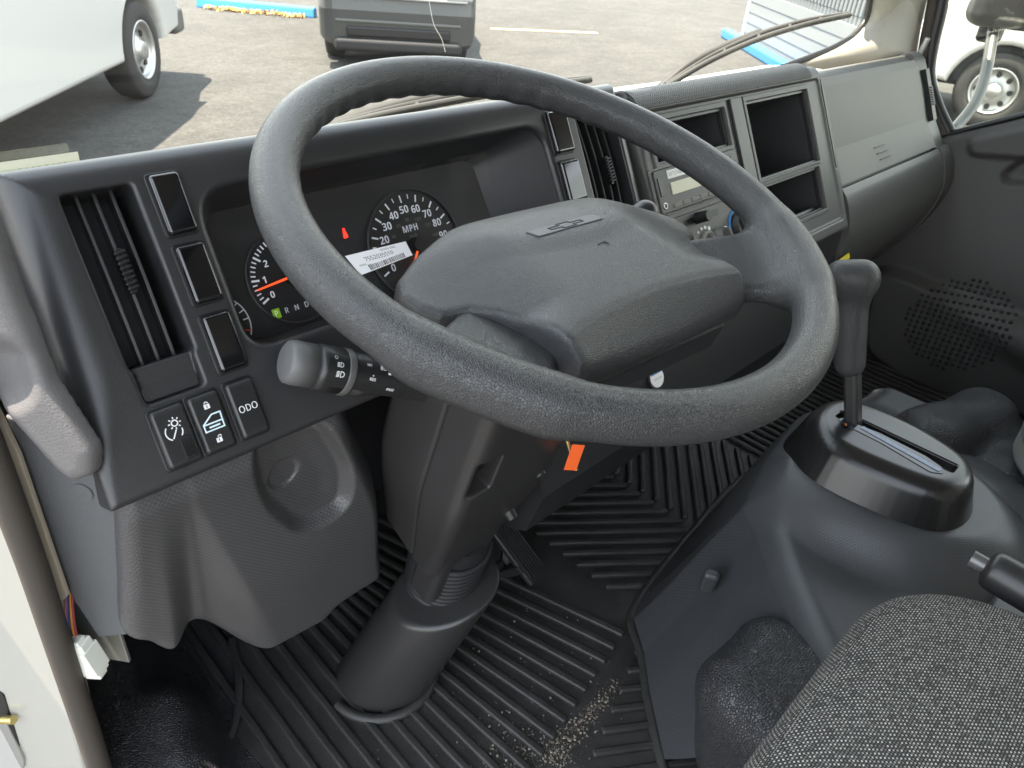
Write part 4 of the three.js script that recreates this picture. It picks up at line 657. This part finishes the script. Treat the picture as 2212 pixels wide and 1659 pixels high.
{ // radio
  const r = thing('car_radio', 'grey car radio with pale display below the open upper pocket', 'radio'); dashFrame.put(r);
  const x0 = 0.364, x1 = 0.566, y0 = -0.128, y1 = -0.073;
  mesh('fascia', plate(rect(x0, x1, y0, y1, 0.003), 0.0075, 0.03, 0.001), mat(lin(0.05, 0.05, 0.048), 0.45), r);
  mesh('face_frame', plate(rect(x0 - 0.003, x1 + 0.003, y0 - 0.003, y1 + 0.003, 0.004), 0.0052, 0.004, 0.001, [rect(x0 - 0.0003, x1 + 0.0003, y0 - 0.0003, y1 + 0.0003, 0.003)]), M.glovelid, r);
  const tex = print(0.1, 0.02, 12000, (g, text) => { g.fillStyle = '#b9b598'; g.fillRect(0, 0, 0.1, 0.02); });
  mesh('display', plate(rect(0.394, 0.498, -0.108, -0.092, 0.001), 0.0085, 0.003, 0.0005), mat(lin(0.5, 0.48, 0.34), 0.25), r);
  mesh('port_cover', plate(rect(0.369, 0.3765, -0.106, -0.082, 0.001), 0.0085, 0.003, 0.0005), M.satin, r);
  { const t = new THREE.TorusGeometry(0.0035, 0.0009, 10, 30); t.translate(0.3735, -0.1185, 0.0078); mesh('jack', boxUV(t), M.metal, r); }
  for (let k = 0; k < 6; k++) { const b = plate(rect(0.392 + k * 0.0205, 0.41 + k * 0.0205, -0.1245, -0.1185, 0.001), 0.0092, 0.004, 0.001); mesh('preset_button', b, M.glovelid, r); }
  for (const x of [0.53, 0.545]) mesh('tuner_button', plate(rect(x, x + 0.012, -0.088, -0.08, 0.001), 0.0095, 0.004, 0.001), M.glovelid, r);
  const st = print(0.045, 0.012, 16000, (g, text) => { g.fillStyle = '#e8e8e6'; g.fillRect(0, 0, 0.045, 0.012); text('8973746081', 0.0225, 0.006, 0.007, { fill: '#888', style: '' }); });
  const s = uvRect(new THREE.PlaneGeometry(0.045, 0.011)); s.translate(0.414, -0.0815, 0.0079); mesh('sticker', s, mat(lin(1), 0.5, { map: st }), r);
}
{ // heater controls
  const h = thing('heater_controls', 'grey heater control panel with round dials and lever under the radio', 'control panel'); dashFrame.put(h);
  mesh('panel', plate(rect(0.362, 0.572, -0.226, -0.137, 0.006), 0.0065, 0.02, 0.0015), mat(lin(0.09, 0.088, 0.08), 0.5), h);
  const knob = (x, y, r, z, m) => { const k = new THREE.Group(); k.name = 'knob'; h.add(k); mesh('knob_dial', rod(V(x, y, 0.006), V(x, y, z), r, r * 0.86, 36), m, k); mesh('knob_grip', rbox(r * 0.5, r * 1.7, 0.01, 0.002).rotateZ(0.4).translate(x, y, z + 0.003), M.dashSoft, k); };
  knob(0.4, -0.178, 0.021, 0.014, M.satin); knob(0.478, -0.18, 0.012, 0.02, M.metal); knob(0.535, -0.178, 0.02, 0.016, M.satin);
  mesh('lever_slot', plate(rect(0.405, 0.49, -0.152, -0.144, 0.002), 0.0068, 0.002, 0.0004), M.black, h);
  mesh('lever', rod(V(0.437, -0.147, 0.006), V(0.437, -0.147, 0.026), 0.008, 0.007, 24), M.black, h);
  { const t = new THREE.TorusGeometry(0.0255, 0.002, 8, 60, Math.PI); t.rotateZ(Math.PI / 2); t.translate(0.535, -0.178, 0.007); mesh('cold_ring', boxUV(t), M.blue, h); const u = new THREE.TorusGeometry(0.0255, 0.002, 8, 60, Math.PI); u.rotateZ(-Math.PI / 2); u.translate(0.535, -0.178, 0.007); mesh('hot_ring', boxUV(u), mat(lin(0.5, 0.04, 0.03), 0.6), h); }
  { const t = new THREE.TorusGeometry(0.015, 0.0035, 8, 60, 4.2); t.translate(0.45, -0.185, 0.0075); mesh('fan_dial', boxUV(t), M.glovelid, h); for (let k = 0; k < 4; k++) mesh('fan_mark', rod(V(0.432 + k * 0.009, -0.161 - Math.abs(k - 1.5) * 0.003, 0.006), V(0.432 + k * 0.009, -0.161 - Math.abs(k - 1.5) * 0.003, 0.0075), 0.0018 + k * 0.0004, 0.0016 + k * 0.0004, 14), M.paper, h); }
}
// wiper stalk behind the hub, on the other side of the column
{ const a = V(0.04, -0.12, -0.06), b = onX(1392, 463, 0.2), w = thing('wiper_stalk', 'black wiper stalk with rounded end behind the steering wheel hub', 'stalk'); const f = capsuleD(a, b, 0.011, 0.015); mesh('arm', solid((x, y, z) => f(x, y, z), [Math.min(a.x, b.x) - 0.02, Math.min(a.y, b.y) - 0.02, Math.min(a.z, b.z) - 0.02], [Math.max(a.x, b.x) + 0.02, Math.max(a.y, b.y) + 0.02, Math.max(a.z, b.z) + 0.02], 0.003), M.satin, w); }
// ---------------------------------------------------------------- passenger side of the dashboard
{
  const x0 = 0.892, x1 = 1.425, p = new THREE.Group(); p.name = 'passenger_panel'; dash.add(p);
  const prof = [[-0.4, -0.16], [-0.34, -0.06], [-0.28, -0.008], [-0.24, 0.004], [-0.205, 0.005], [-0.188, 0.0]];
  const upper = [[-0.188, -0.012], [-0.12, -0.022], [-0.06, -0.02], [-0.01, -0.022]]; for (let k = 0; k <= 8; k++) { const a = k / 8 * Math.PI / 2; upper.push([-0.008 + 0.03 * Math.sin(a), -0.05 + 0.028 * Math.cos(a)]); }
  const outline = [...catmull(prof, 24), ...upper, [0.01, -0.24], [-0.3, -0.26]];
  mesh('panel_body', sweepX(outline, x0, x1), M.dashSoft, p);
  // end trim that holds the outer vent, following the profile
  const trim = [...catmull(prof.map(([y, z]) => [y, z + 0.003]), 24), ...upper.map(([y, z]) => [y + 0.003, z + 0.006]), [0.0, -0.24], [-0.3, -0.26]];
  const [ex] = [1.372];
  mesh('end_trim', sweepX(trim, 1.378, 1.432), M.dashSoft, p);
  mesh('end_vent', sweepX([[-0.128, -0.005], [-0.02, -0.005], [-0.02, -0.03], [-0.128, -0.03]], 1.392, 1.412), M.black, p);
  { const gg = []; for (let q = 0; q < 8; q++) gg.push(rbox(0.008, 0.003, 0.006, 0.001).translate(1.402, -0.095 + q * 0.005, -0.004)); mesh('vent_slider', mergeGeometries(gg), M.satin, p); }
  // glove compartment lid
  const lid = sweepX([[-0.183, -0.02], [-0.183, -0.003], [-0.12, -0.014], [-0.06, -0.0125], [-0.012, -0.013], [0.004, -0.018], [0.004, -0.03], [-0.183, -0.03]], 0.9, 1.376); const g = mesh('glove_lid', lid, M.glovelid, p);
  for (let k = 0; k < 3; k++) mesh('lid_slot', rbox(0.052, 0.0016, 0.0018, 0.0005).translate(1.1 + k * 0.004, -0.141 - k * 0.012, -0.0082 + k * 0.0022), M.dashSoft, g);
  mesh('side_fill', sweepX([[-0.24, 0.0], [0.0, 0.0], [0.0, -0.2], [-0.24, -0.2]], 0.886, 0.894), M.dashSoft, p);
}
{ const p = [[1788, 578], [1800, 592], [1836, 556], [1834, 546]].map(([u, v]) => L_(u, v, -0.02)), o = mesh('yellow_tag', plate(p, -0.0195, 0.001, 0), mat(lin(0.7, 0.6, 0.02), 0.5)); dashFrame.put(o); tag(o, 'small yellow paper tag under the centre of the dashboard', 'tag'); }
// lower dash right of the column
{
  const low = [[-0.2, -0.02], [-0.2, -0.012], [-0.245, -0.004], [-0.262, -0.012], [-0.3, -0.03], [-0.4, -0.05], [-0.45, -0.1], [-0.45, -0.2], [-0.2, -0.2]];
  mesh('lower_panel', sweepX(low, 0.09, 0.885), M.dash, dash);
  const c = L_(1421, 815, -0.03), s = new THREE.Group(); s.name = 'power_socket'; dash.add(s);
  mesh('socket_ring', rod(V(c[0], c[1], -0.06), V(c[0], c[1], -0.032), 0.0175, 0.0165, 36), M.black, s);
  const tx = print(0.03, 0.03, 16000, (g, text) => { g.fillStyle = '#e9e9e6'; g.fillRect(0, 0, 0.03, 0.03); g.fillStyle = '#2d6fae'; g.fillRect(0, 0.0205, 0.03, 0.0095); text('NOTICE', 0.015, 0.0235, 0.0048, { fill: '#cfe0f0' }); text('120W MAX', 0.015, 0.013, 0.0042, { fill: '#8a93a5', style: '' }); });
  const cap = new THREE.CircleGeometry(0.0135, 40); cap.translate(c[0], c[1], -0.0305); const cap2 = rod(V(c[0], c[1], -0.033), V(c[0], c[1], -0.0312), 0.0138, 0.0136, 36); mesh('socket_cap', cap2, M.paper, s); mesh('notice_sticker', uvRect(cap), mat(lin(1), 0.5, { map: tx }), s);
}
// ---------------------------------------------------------------- knee panel under the instruments
const kneeTilt = -11 * Math.PI / 180, kneeFrame = frame(V(0, -0.186, -0.104), V(1, 0, 0), V(0, Math.sin(kneeTilt), Math.cos(kneeTilt)));
{
  const K = (u, v) => kneeFrame.at(u, v);
  const pts = [[268, 1095], [266, 1240], [270, 1368], [310, 1374], [352, 1388], [388, 1368], [425, 1352], [470, 1362], [520, 1383], [556, 1385], [590, 1368], [700, 1310], [815, 1247], [836, 1225], [838, 1150], [836, 1050], [815, 985], [790, 930], [760, 872]].map(([u, v]) => K(u, v));
  pts[0][1] = 0.002; pts[pts.length - 1][1] = 0.002;
  const d2 = polyD([pts[0], ...catmull(pts.slice(1, -1), 90), pts[pts.length - 1]]), cup = polyD(rounded([[545, 975], [705, 905], [760, 1010], [745, 1085], [640, 1140], [565, 1090]].map(([u, v]) => K(u, v)), 0.03)), disc = K(628, 1042);
  // vertical folds: crests and hollows at these positions across the panel
  const top = [255, 300, 335, 395, 410, 432, 520, 850].map((u) => K(u, 1100)[0]), low = [255, 300, 342, 412, 446, 566, 650, 850].map((u) => K(u, 1320)[0]), hs = [0.002, 0.003, 0.004, -0.014, -0.012, 0.008, 0.008, 0.0], yT = K(430, 1085)[1], yB = K(560, 1320)[1];
  const h = (x, y) => {
    const k = clamp((yT - y) / (yT - yB), 0, 1.15), q = top.map((a, i) => mix(a, low[i], k)), fold = smooth(0, 1, k + 0.12);
    let z = hs[0] * fold; for (let i = 0; i < 7; i++) if (x > q[i]) z = mix(hs[i], hs[i + 1], smooth(q[i], q[i + 1], x)) * fold;
    z += 0.012 * smooth(-0.02, -0.2, y);
    const c = cup(x, y); z -= 0.013 * smooth(0.004, -0.01, c) + 0.003 * smooth(-0.008, -0.03, c);
    const e = length2(x - disc[0], y - disc[1]); z -= 0.003 * smooth(0.0165, 0.0145, e);
    return z - 0.01 * smooth(-0.03, 0.0, y) - 0.035 * smooth(-0.03, 0.006, d2(x, y)) * smooth(-0.16, -0.1, x) ;
  };
  const f = (x, y, z) => { const t = z - h(x, y); return smax(smax(d2(x, y), t * 0.8, 0.014), -t * 0.8 - 0.016, 0.004); };
  const o = mesh('knee_panel', solid(f, [-0.38, -0.36, -0.11], [-0.03, 0.02, 0.05], 0.0026), M.knee); kneeFrame.put(o);
  tag(o, 'dimpled grey knee panel with rounded recess beneath the instrument bezel', 'trim panel');
}
// ---------------------------------------------------------------- floor mat, pedal, tunnel, lever, seats
{
  const m = thing('floor_mat', 'ribbed black rubber floor mat with sand caught between the ribs', 'floor mat');
  const y = floorY, F = (u, v) => { const p = onY(u, v, y); return [p.x, -p.z]; };
  const left = [[500, 1385], [516, 1470], [510, 1560], [470, 1659], [440, 1740]].map(([u, v]) => F(u, v));
  const out = [[-0.2, 0.5], ...left, [-0.3, -0.3], [0.5, -0.35], [1.38, -0.35], [1.38, 0.5]];
  const sheet = plate(out, 0, 0.014, 0.003); sheet.rotateX(-Math.PI / 2); sheet.translate(0, y, 0); mesh('sheet', sheet, M.mat, m);
  const lip = tube(left.map(([x, z]) => V(x, y + 0.002, -z)), 0.006, 40, 8); mesh('edge_lip', lip, M.mat, m);
  const ribGeo = (len) => { const g = rbox(0.0105, 0.009, len, 0.0035, 2); return g; };
  const rib = (ax, az, bx, bz) => { const len = Math.hypot(bx - ax, bz - az); if (len < 0.02) return; const o = mesh('rib', ribGeo(len), M.mat, m); o.position.set((ax + bx) / 2, y + 0.002, (az + bz) / 2); o.rotation.y = Math.atan2(bx - ax, bz - az); };
  // long ribs running back from the toe board
  for (let k = 0; k < 18; k++) { const t = k / 17, ex = mix(-0.235, 0.238, t), ez = ex < -0.02 ? mix(0.02, 0.078, (ex + 0.235) / 0.215) : mix(0.072, 0.02, (ex + 0.02) / 0.258), s = mix(-0.02, 0.3, smooth(-0.15, 0.25, ex)); const az = -0.44; rib(ex + s * (az - ez), az, ex, ez); }
  // chevrons in front of the tunnel
  for (let k = 0; k < 14; k++) { const z0 = -0.46 + k * 0.031; rib(0.29, z0, 0.512, z0 + 0.182); rib(0.522, z0 + 0.182, 0.78, z0 - 0.02); }
  // short ribs beside the vinyl hump
  for (let k = 0; k < 11; k++) { const x = mix(0.225, -0.1, k / 10), z = mix(0.05, 0.16, k / 10); rib(x, z, x + 0.17, z + 0.118); }
  // passenger side ribs
  for (let k = 0; k < 26; k++) { const x = 0.8 + k * 0.023; rib(x, -0.45, x, 0.3); }
  // moulded ring round the column
  const ring = []; for (let k = 0; k <= 24; k++) { const a = Math.PI * (0.02 + k / 24 * 0.96); ring.push(V(-0.064 + Math.cos(a) * 0.072, y + 0.003, -0.17 + Math.sin(a) * 0.074)); } mesh('column_ring', tube(ring, 0.0075, 60, 8), M.mat, m);
}
{ // sand and grit
  const r = random(12), n = 3000, o = shade(new THREE.InstancedMesh(boxUV(new THREE.IcosahedronGeometry(0.0007, 0)), mat(lin(1), 0.9), n)); o.name = 'sand'; const q = new THREE.Matrix4(), c = new THREE.Color();
  const core = onY(1190, 1640, floorY), core2 = onY(1330, 1480, floorY);
  for (let i = 0; i < n; i++) {
    let x, z; const k = r();
    if (k < 0.42) { const t = Math.pow(r(), 1.5), g = () => (r() + r() + r() - 1.5); x = mix(core.x, core2.x, t) + g() * 0.026; z = mix(core.z, core2.z, t) + g() * mix(0.022, 0.008, t); }
    else if (k < 0.75) { const g = () => (r() + r() - 1); x = core.x - 0.03 + g() * 0.09; z = core.z - 0.03 + g() * 0.08; }
    else { x = -0.22 + r() * 0.45; z = -0.15 + r() * 0.27; }
    const s = 0.5 + Math.pow(r(), 6) * 2.6; q.makeRotationFromEuler(new THREE.Euler(r() * 6, r() * 6, r() * 6)).scale(V(s, s * 0.8, s)).setPosition(x, floorY + 0.0006 * s, z); o.setMatrixAt(i, q);
    const v = 0.1 + r() * 0.2; o.setColorAt(i, c.setRGB(v * (0.9 + 0.2 * r()), v * 0.86, v * 0.68));
  }
  o.userData = { kind: 'stuff', label: 'pale sand and grit scattered over the ribbed floor mat', category: 'sand' }; scene.add(o);
}
{ // accelerator pedal
  const p = thing('accelerator_pedal', 'ribbed black accelerator pedal beyond the steering column', 'pedal'), a = onY(1060, 1110, floorY + 0.1), b = onY(1145, 1225, floorY + 0.02);
  const c = a.clone().add(b).multiplyScalar(0.5); p.position.copy(c); const z = b.clone().sub(a).normalize(), x = V(0, 1, 0).cross(z).normalize(), yv = z.clone().cross(x); p.quaternion.setFromRotationMatrix(new THREE.Matrix4().makeBasis(x, yv, z)); const len = a.distanceTo(b);
  mesh('pad', rbox(0.05, 0.012, len + 0.04, 0.005), M.column, p);
  for (let k = -3; k <= 3; k++) mesh('pad_rib', rbox(0.003, 0.004, len + 0.02, 0.001).translate(k * 0.0062, 0.0065, 0), M.dark, p);
  mesh('arm', rbox(0.014, 0.1, 0.016, 0.003).translate(-0.02, -0.045, 0.04), M.dark, p);
  const s = onY(1075, 1200, floorY + 0.03); const br = thing('brake_pedal', 'dark brake pedal bracket with bare metal stop behind the column', 'pedal'); br.position.copy(s);
  mesh('bracket', rbox(0.07, 0.07, 0.03, 0.006).translate(-0.03, 0.01, -0.01), M.dark, br); mesh('stop', rbox(0.012, 0.03, 0.012, 0.002).translate(0.012, 0.0, 0.01), M.zinc, br); mesh('foot', rbox(0.05, 0.05, 0.05, 0.006).translate(-0.02, -0.03, -0.01), M.dark, br);
}
// ---------------------------------------------------------------- tunnel cover with pedestal
const basePts = [[1700, 985], [1600, 1040], [1480, 1170], [1380, 1300], [1363, 1345], [1385, 1420], [1396, 1500], [1430, 1659], [1470, 1800]].map(([u, v]) => { const p = onY(u, v, floorY); return [p.x, p.z]; });
const tunnelPoly = [[1.05, -0.1], ...basePts, [-0.1, 0.3], [-0.1, 1.0], [1.05, 1.0]];
const tunnelD = polyD(tunnelPoly), topY = -0.425;
{
  const t = thing('tunnel_console', 'grey dimpled engine tunnel cover with raised shifter pedestal', 'console');
  const y = (x, z) => {
    const d = -tunnelD(x, z); let h = mix(-0.014, topY - floorY, 0.5 * clamp((d + 0.01) / 0.11, 0, 1) + 0.5 * smooth(-0.02, 0.135, d));
    const r = length2((x - 0.468) / 0.092, (z - 0.2) / 0.128); h += 0.046 * (1 - smooth(1.1, 1.8, r)) ;
    h -= 0.012 * smooth(0.02, -0.01, Math.abs(z - 0.06) - 0.0) * smooth(0.14, 0.2, d) * 0;
    return floorY + h - 0.05 * smooth(0.62, 0.8, x);
  };
  const g = grid((u, v) => { const x = mix(0.12, 0.86, u), z = mix(-0.13, 0.9, v); return V(x, y(x, z), z); }, 330, 420, true);
  mesh('cover', g, M.tunnel, t);
  const hs = onPlane(1532, 1255, V(0.25, -0.55, 0.08), V(-0.8, 0.35, -0.5)); mesh('moulded_stop', rbox(0.014, 0.045, 0.02, 0.006).rotateZ(0.3).rotateY(0.5).translate(hs.x + 0.0, hs.y, hs.z), M.tunnel, t);
  mesh('base_lip', tube(basePts.map(([x, z]) => V(x, floorY + 0.004, z)), 0.0075, 80, 8), M.mat, t);
  // rear lid behind a gap
  const q = [[2192, 1140], [2230, 1170], [2230, 1290], [2105, 1300]].map(([u, v]) => onY(u, v, topY + 0.012));
  mesh('rear_lid', rbox(0.34, 0.03, 0.4, 0.008).translate(0.43, topY + 0.002, 0.575), M.tunnel, t);
}
{ // gear selector
  const s = thing('gear_selector', 'black oval gear selector housing with gate slot and indicator strip with the sky reflection painted in', 'gear selector'); const cx = 0.452, cz = 0.2;
  const out = polyD(catmull([[0.02, -0.097], [-0.035, -0.088], [-0.066, -0.05], [-0.066, 0.02], [-0.045, 0.085], [0.0, 0.1], [0.045, 0.085], [0.068, 0.03], [0.07, -0.03], [0.055, -0.08]], 60, true)), slot = polyD(rect(-0.007, 0.013, -0.068, 0.078, 0.005));
  const f = (x, y, z) => { const X = x - cx, Z = z - cz, o = out(X, Z) - 0.35 * (-0.335 - y); let d = smax(o * 0.92, y + 0.327, 0.018); d = smax(d, -0.425 - y, 0.004); return smax(d, -Math.max(slot(X, Z), -0.336 - y), 0.002); };
  mesh('housing', solid(f, [cx - 0.12, -0.44, cz - 0.15], [cx + 0.12, -0.315, cz + 0.15], 0.0026), M.housing, s);
  mesh('gate_floor', rbox(0.02, 0.003, 0.146, 0.001).translate(cx + 0.003, -0.336, cz + 0.005), M.black, s);
  const strip = rounded([[1810, 905], [1825, 902], [1850, 916], [1900, 935], [2000, 985], [2036, 1010], [2038, 1024], [2010, 1020], [1900, 955], [1820, 915]].map(([u, v]) => { const p = onY(u, v, -0.3265); return [p.x, -p.z]; }), 0.003);
  const sg = plate(strip, -0.3262, 0.004, 0.0004); sg.rotateX(-Math.PI / 2); mesh('strip_bezel', sg, mat(lin(0.02, 0.025, 0.035), 0.2), s);
  { const a = onY(1862, 922, -0.3255), b = onY(2032, 1016, -0.3255), len = a.distanceTo(b), wd = 0.0075, tx = print(len, wd, 16000, (g, text) => { g.fillStyle = '#5b6c88'; g.fillRect(0, 0, len, wd); ['R', 'N', 'D', '3', '2', '1'].forEach((s, k) => text(s, len * (0.08 + k * 0.165), wd / 2, 0.0055, { fill: '#3c4c69', style: '' })); }), p = uvRect(new THREE.PlaneGeometry(len, wd)); p.rotateX(-Math.PI / 2); const o = mesh('indicator_strip', p, mat(lin(1), 0.25, { map: tx }), s); o.position.set((a.x + b.x) / 2, -0.3256, (a.z + b.z) / 2); o.rotation.y = Math.atan2(-(b.z - a.z), b.x - a.x); }  // strip's blue grey carries the reflected sky in its colour; it does not glow
  const led = onY(1838, 905, -0.325); mesh('indicator_lamp', rbox(0.006, 0.002, 0.003, 0.0008).translate(led.x, -0.3255, led.z), mat(lin(0.8, 0.05, 0.03), 0.4, { emissive: lin(1, 0.05, 0.03), emissiveIntensity: 0.5 }), s);
  const lp = onY(1828, 917, -0.3255), tex = print(0.01, 0.01, 16000, (g, text) => { g.fillStyle = '#14151a'; g.fillRect(0, 0, 0.01, 0.01); text('P', 0.005, 0.005, 0.008, { fill: '#e07a48' }); }); const pg = uvRect(new THREE.PlaneGeometry(0.009, 0.009)); pg.rotateX(-Math.PI / 2); pg.rotateY(-0.5); mesh('park_mark', pg.translate(lp.x, -0.3257, lp.z), mat(lin(1), 0.4, { map: tex }), s);
  // lever
  const lv = thing('shift_lever', 'black shift lever with pistol grip handle standing in the gate slot', 'lever'), a = V(0.455, -0.345, 0.158), b = V(0.455, -0.262, 0.128), c = V(0.455, -0.155, 0.094);
  const sh = rbox(0.02, a.distanceTo(b) + 0.02, 0.018, 0.005); sh.applyQuaternion(new THREE.Quaternion().setFromUnitVectors(V(0, 1, 0), b.clone().sub(a).normalize())); sh.translate((a.x + b.x) / 2, (a.y + b.y) / 2, (a.z + b.z) / 2); mesh('shaft', sh, M.satin, lv);
  const g1 = capsuleD(V(0.455, -0.255, 0.122), V(0.457, -0.165, 0.094), 0.0185, 0.019), g2 = capsuleD(V(0.442, -0.147, 0.08), V(0.456, -0.146, 0.098), 0.019, 0.0215), flat = (x, y, z) => Math.abs((x - 0.455) * 0.75 - (z - 0.11) * 0.66) - 0.02;
  mesh('handle', solid((x, y, z) => smax(smin(g1(x, y, z), g2(x, y, z), 0.024), -0.274 - y, 0.006), [0.39, -0.29, 0.03], [0.51, -0.1, 0.16], 0.0022), M.wheel, lv);
  const bt = onX(1812, 630, 0.44); mesh('release_button', rod(V(bt.x + 0.012, bt.y, bt.z - 0.004), V(bt.x - 0.004, bt.y, bt.z + 0.006), 0.0095, 0.0085, 24), M.gloss, lv);
  const sc = onX(1828, 772, 0.442); mesh('screw', rod(V(sc.x + 0.006, sc.y, sc.z - 0.004), V(sc.x - 0.002, sc.y, sc.z + 0.002), 0.004, 0.004, 14), M.black, lv);
  for (let k = 0; k < 3; k++) { const p = onX(1856 + k * 0, 648 + k * 34, 0.462); mesh('grip_groove', rbox(0.014, 0.0016, 0.003, 0.0006).rotateY(0.6).translate(p.x, p.y, p.z + 0.004), M.black, lv); }
}
{ // handbrake
  const h = thing('handbrake', 'black handbrake lever with push button beside the cloth seat', 'handbrake'), X = 0.25, a = onX(2128, 1222, X), b = onX(2290, 1316, X), t = onX(2098, 1206, X), D = b.clone().sub(a).normalize();
  const d = capsuleD(a.clone().addScaledVector(D, 0.012), b.clone().addScaledVector(D, 0.12), 0.0195, 0.02), cut = (x, y, z) => -((x - a.x) * D.x + (y - a.y) * D.y + (z - a.z) * D.z), e = b.clone().addScaledVector(D, 0.12);
  mesh('grip', solid((x, y, z) => smax(d(x, y, z), cut(x, y, z), 0.006), [X - 0.03, Math.min(a.y, e.y) - 0.03, a.z - 0.03], [X + 0.03, Math.max(a.y, e.y) + 0.03, e.z + 0.03], 0.0025), M.satin, h);
  mesh('button', rod(t, a.clone().addScaledVector(D, 0.01), 0.0085, 0.0085, 20), mat(lin(0.12), 0.3, { metalness: 0.4 }), h);
  mesh('bracket', rbox(0.02, 0.2, 0.04, 0.004).translate(X, e.y - 0.1, e.z - 0.02), M.dark, h);
}
// ---------------------------------------------------------------- seats
function seat(name, label, X, Z, yTop) {
  const s = thing(name, label, 'seat'); s.position.set(X, yTop, Z);   // origin at the middle of the front edge, top of the cushion
  const cush = (x, y, z) => { const X2 = Math.abs(x), c = rectD(x, z - 0.27, 0.24, 0.27, 0.13), crown = 0.012 * (x * x) / 0.05; return smax(smax(c, (y + crown) * 0.96, 0.05), -y - 0.1, 0.015); };
  const rectD = (x, z, a, b, r) => { const X = Math.abs(x) - a + r, Z = Math.abs(z) - b + r; return Math.hypot(Math.max(X, 0), Math.max(Z, 0)) + Math.min(Math.max(X, Z), 0) - r; };
  mesh('cushion', solid(cush, [-0.26, -0.12, -0.02], [0.26, 0.01, 0.56], 0.005), M.cloth, s);
  mesh('cushion_edge', solid((x, y, z) => smax(rectD(x, z - 0.27, 0.236, 0.268, 0.13), Math.abs(y + 0.105) - 0.028, 0.012), [-0.26, -0.16, -0.02], [0.26, -0.05, 0.56], 0.006), M.glovelid, s);
  mesh('seat_base', rbox(0.4, 0.4, 0.42, 0.02).translate(0, -0.26, 0.32), M.dark, s);
  return s;
}
seat('driver_seat', 'driver seat cushion in black and white woven cloth', 0.0, 0.292, -0.272);
seat('passenger_seat', 'passenger seat cushion edge beyond the handbrake in woven cloth', 0.88, 0.30, -0.30);
{ // vinyl floor covering that bulges between tunnel and seat
  const f = (x, y, z) => { const b = boxD(x - 0.145 + (y + 0.5) * 0.16, y + 0.6, z - 0.3 + (y + 0.5) * 0.2, 0.09, 0.165, 0.115, 0.06); return b + 0.003 * Math.sin(y * 40 + x * 30) * Math.sin(x * 25 - z * 30); };
  const o = mesh('vinyl_hump', solid(f, [-0.02, -0.78, 0.1], [0.32, -0.41, 0.46], 0.004), M.vinyl); tag(o, 'glossy black vinyl floor covering bulging in front of the driver seat', 'floor covering');
  const g = (x, y, z) => { const a = capsuleD(V(0.72, -0.47, 0.2), V(0.9, -0.49, 0.24), 0.055, 0.06)(x, y, z), b = capsuleD(V(0.66, -0.52, 0.33), V(0.86, -0.54, 0.33), 0.07, 0.08)(x, y, z), c = boxD(x - 0.78, y + 0.62, z - 0.32, 0.16, 0.12, 0.14, 0.06); return smin(smin(a, b, 0.03), c, 0.06) + 0.005 * Math.sin(x * 38 + z * 21 + 3 * Math.sin(z * 17)) * Math.sin(z * 44 - x * 12); };
  const p = mesh('vinyl_hump', solid(g, [0.52, -0.78, 0.1], [1.05, -0.38, 0.52], 0.006), M.vinyl); tag(p, 'creased black vinyl floor covering beside the gear selector', 'floor covering');
  // raised vinyl at the driver's door
  const n = (x, z) => -0.735 + 0.075 * smooth(-0.23, -0.33, x) * smooth(-0.05, -0.2, z) + 0.02 * Math.exp(-((x + 0.3) ** 2 + (z + 0.27) ** 2) / 0.0018) + 0.008 * Math.sin(x * 60 + z * 25) * smooth(-0.22, -0.28, x) + 0.03;
  const h = mesh('vinyl_floor', grid((u, v) => { const x = mix(-0.4, -0.19, u), z = mix(-0.46, 0.05, v); return V(x, n(x, z), z); }, 70, 140, true), M.vinyl); tag(h, 'dark vinyl floor covering beside the mat at the doorway', 'floor covering');
}
renderer.render(scene, camera);
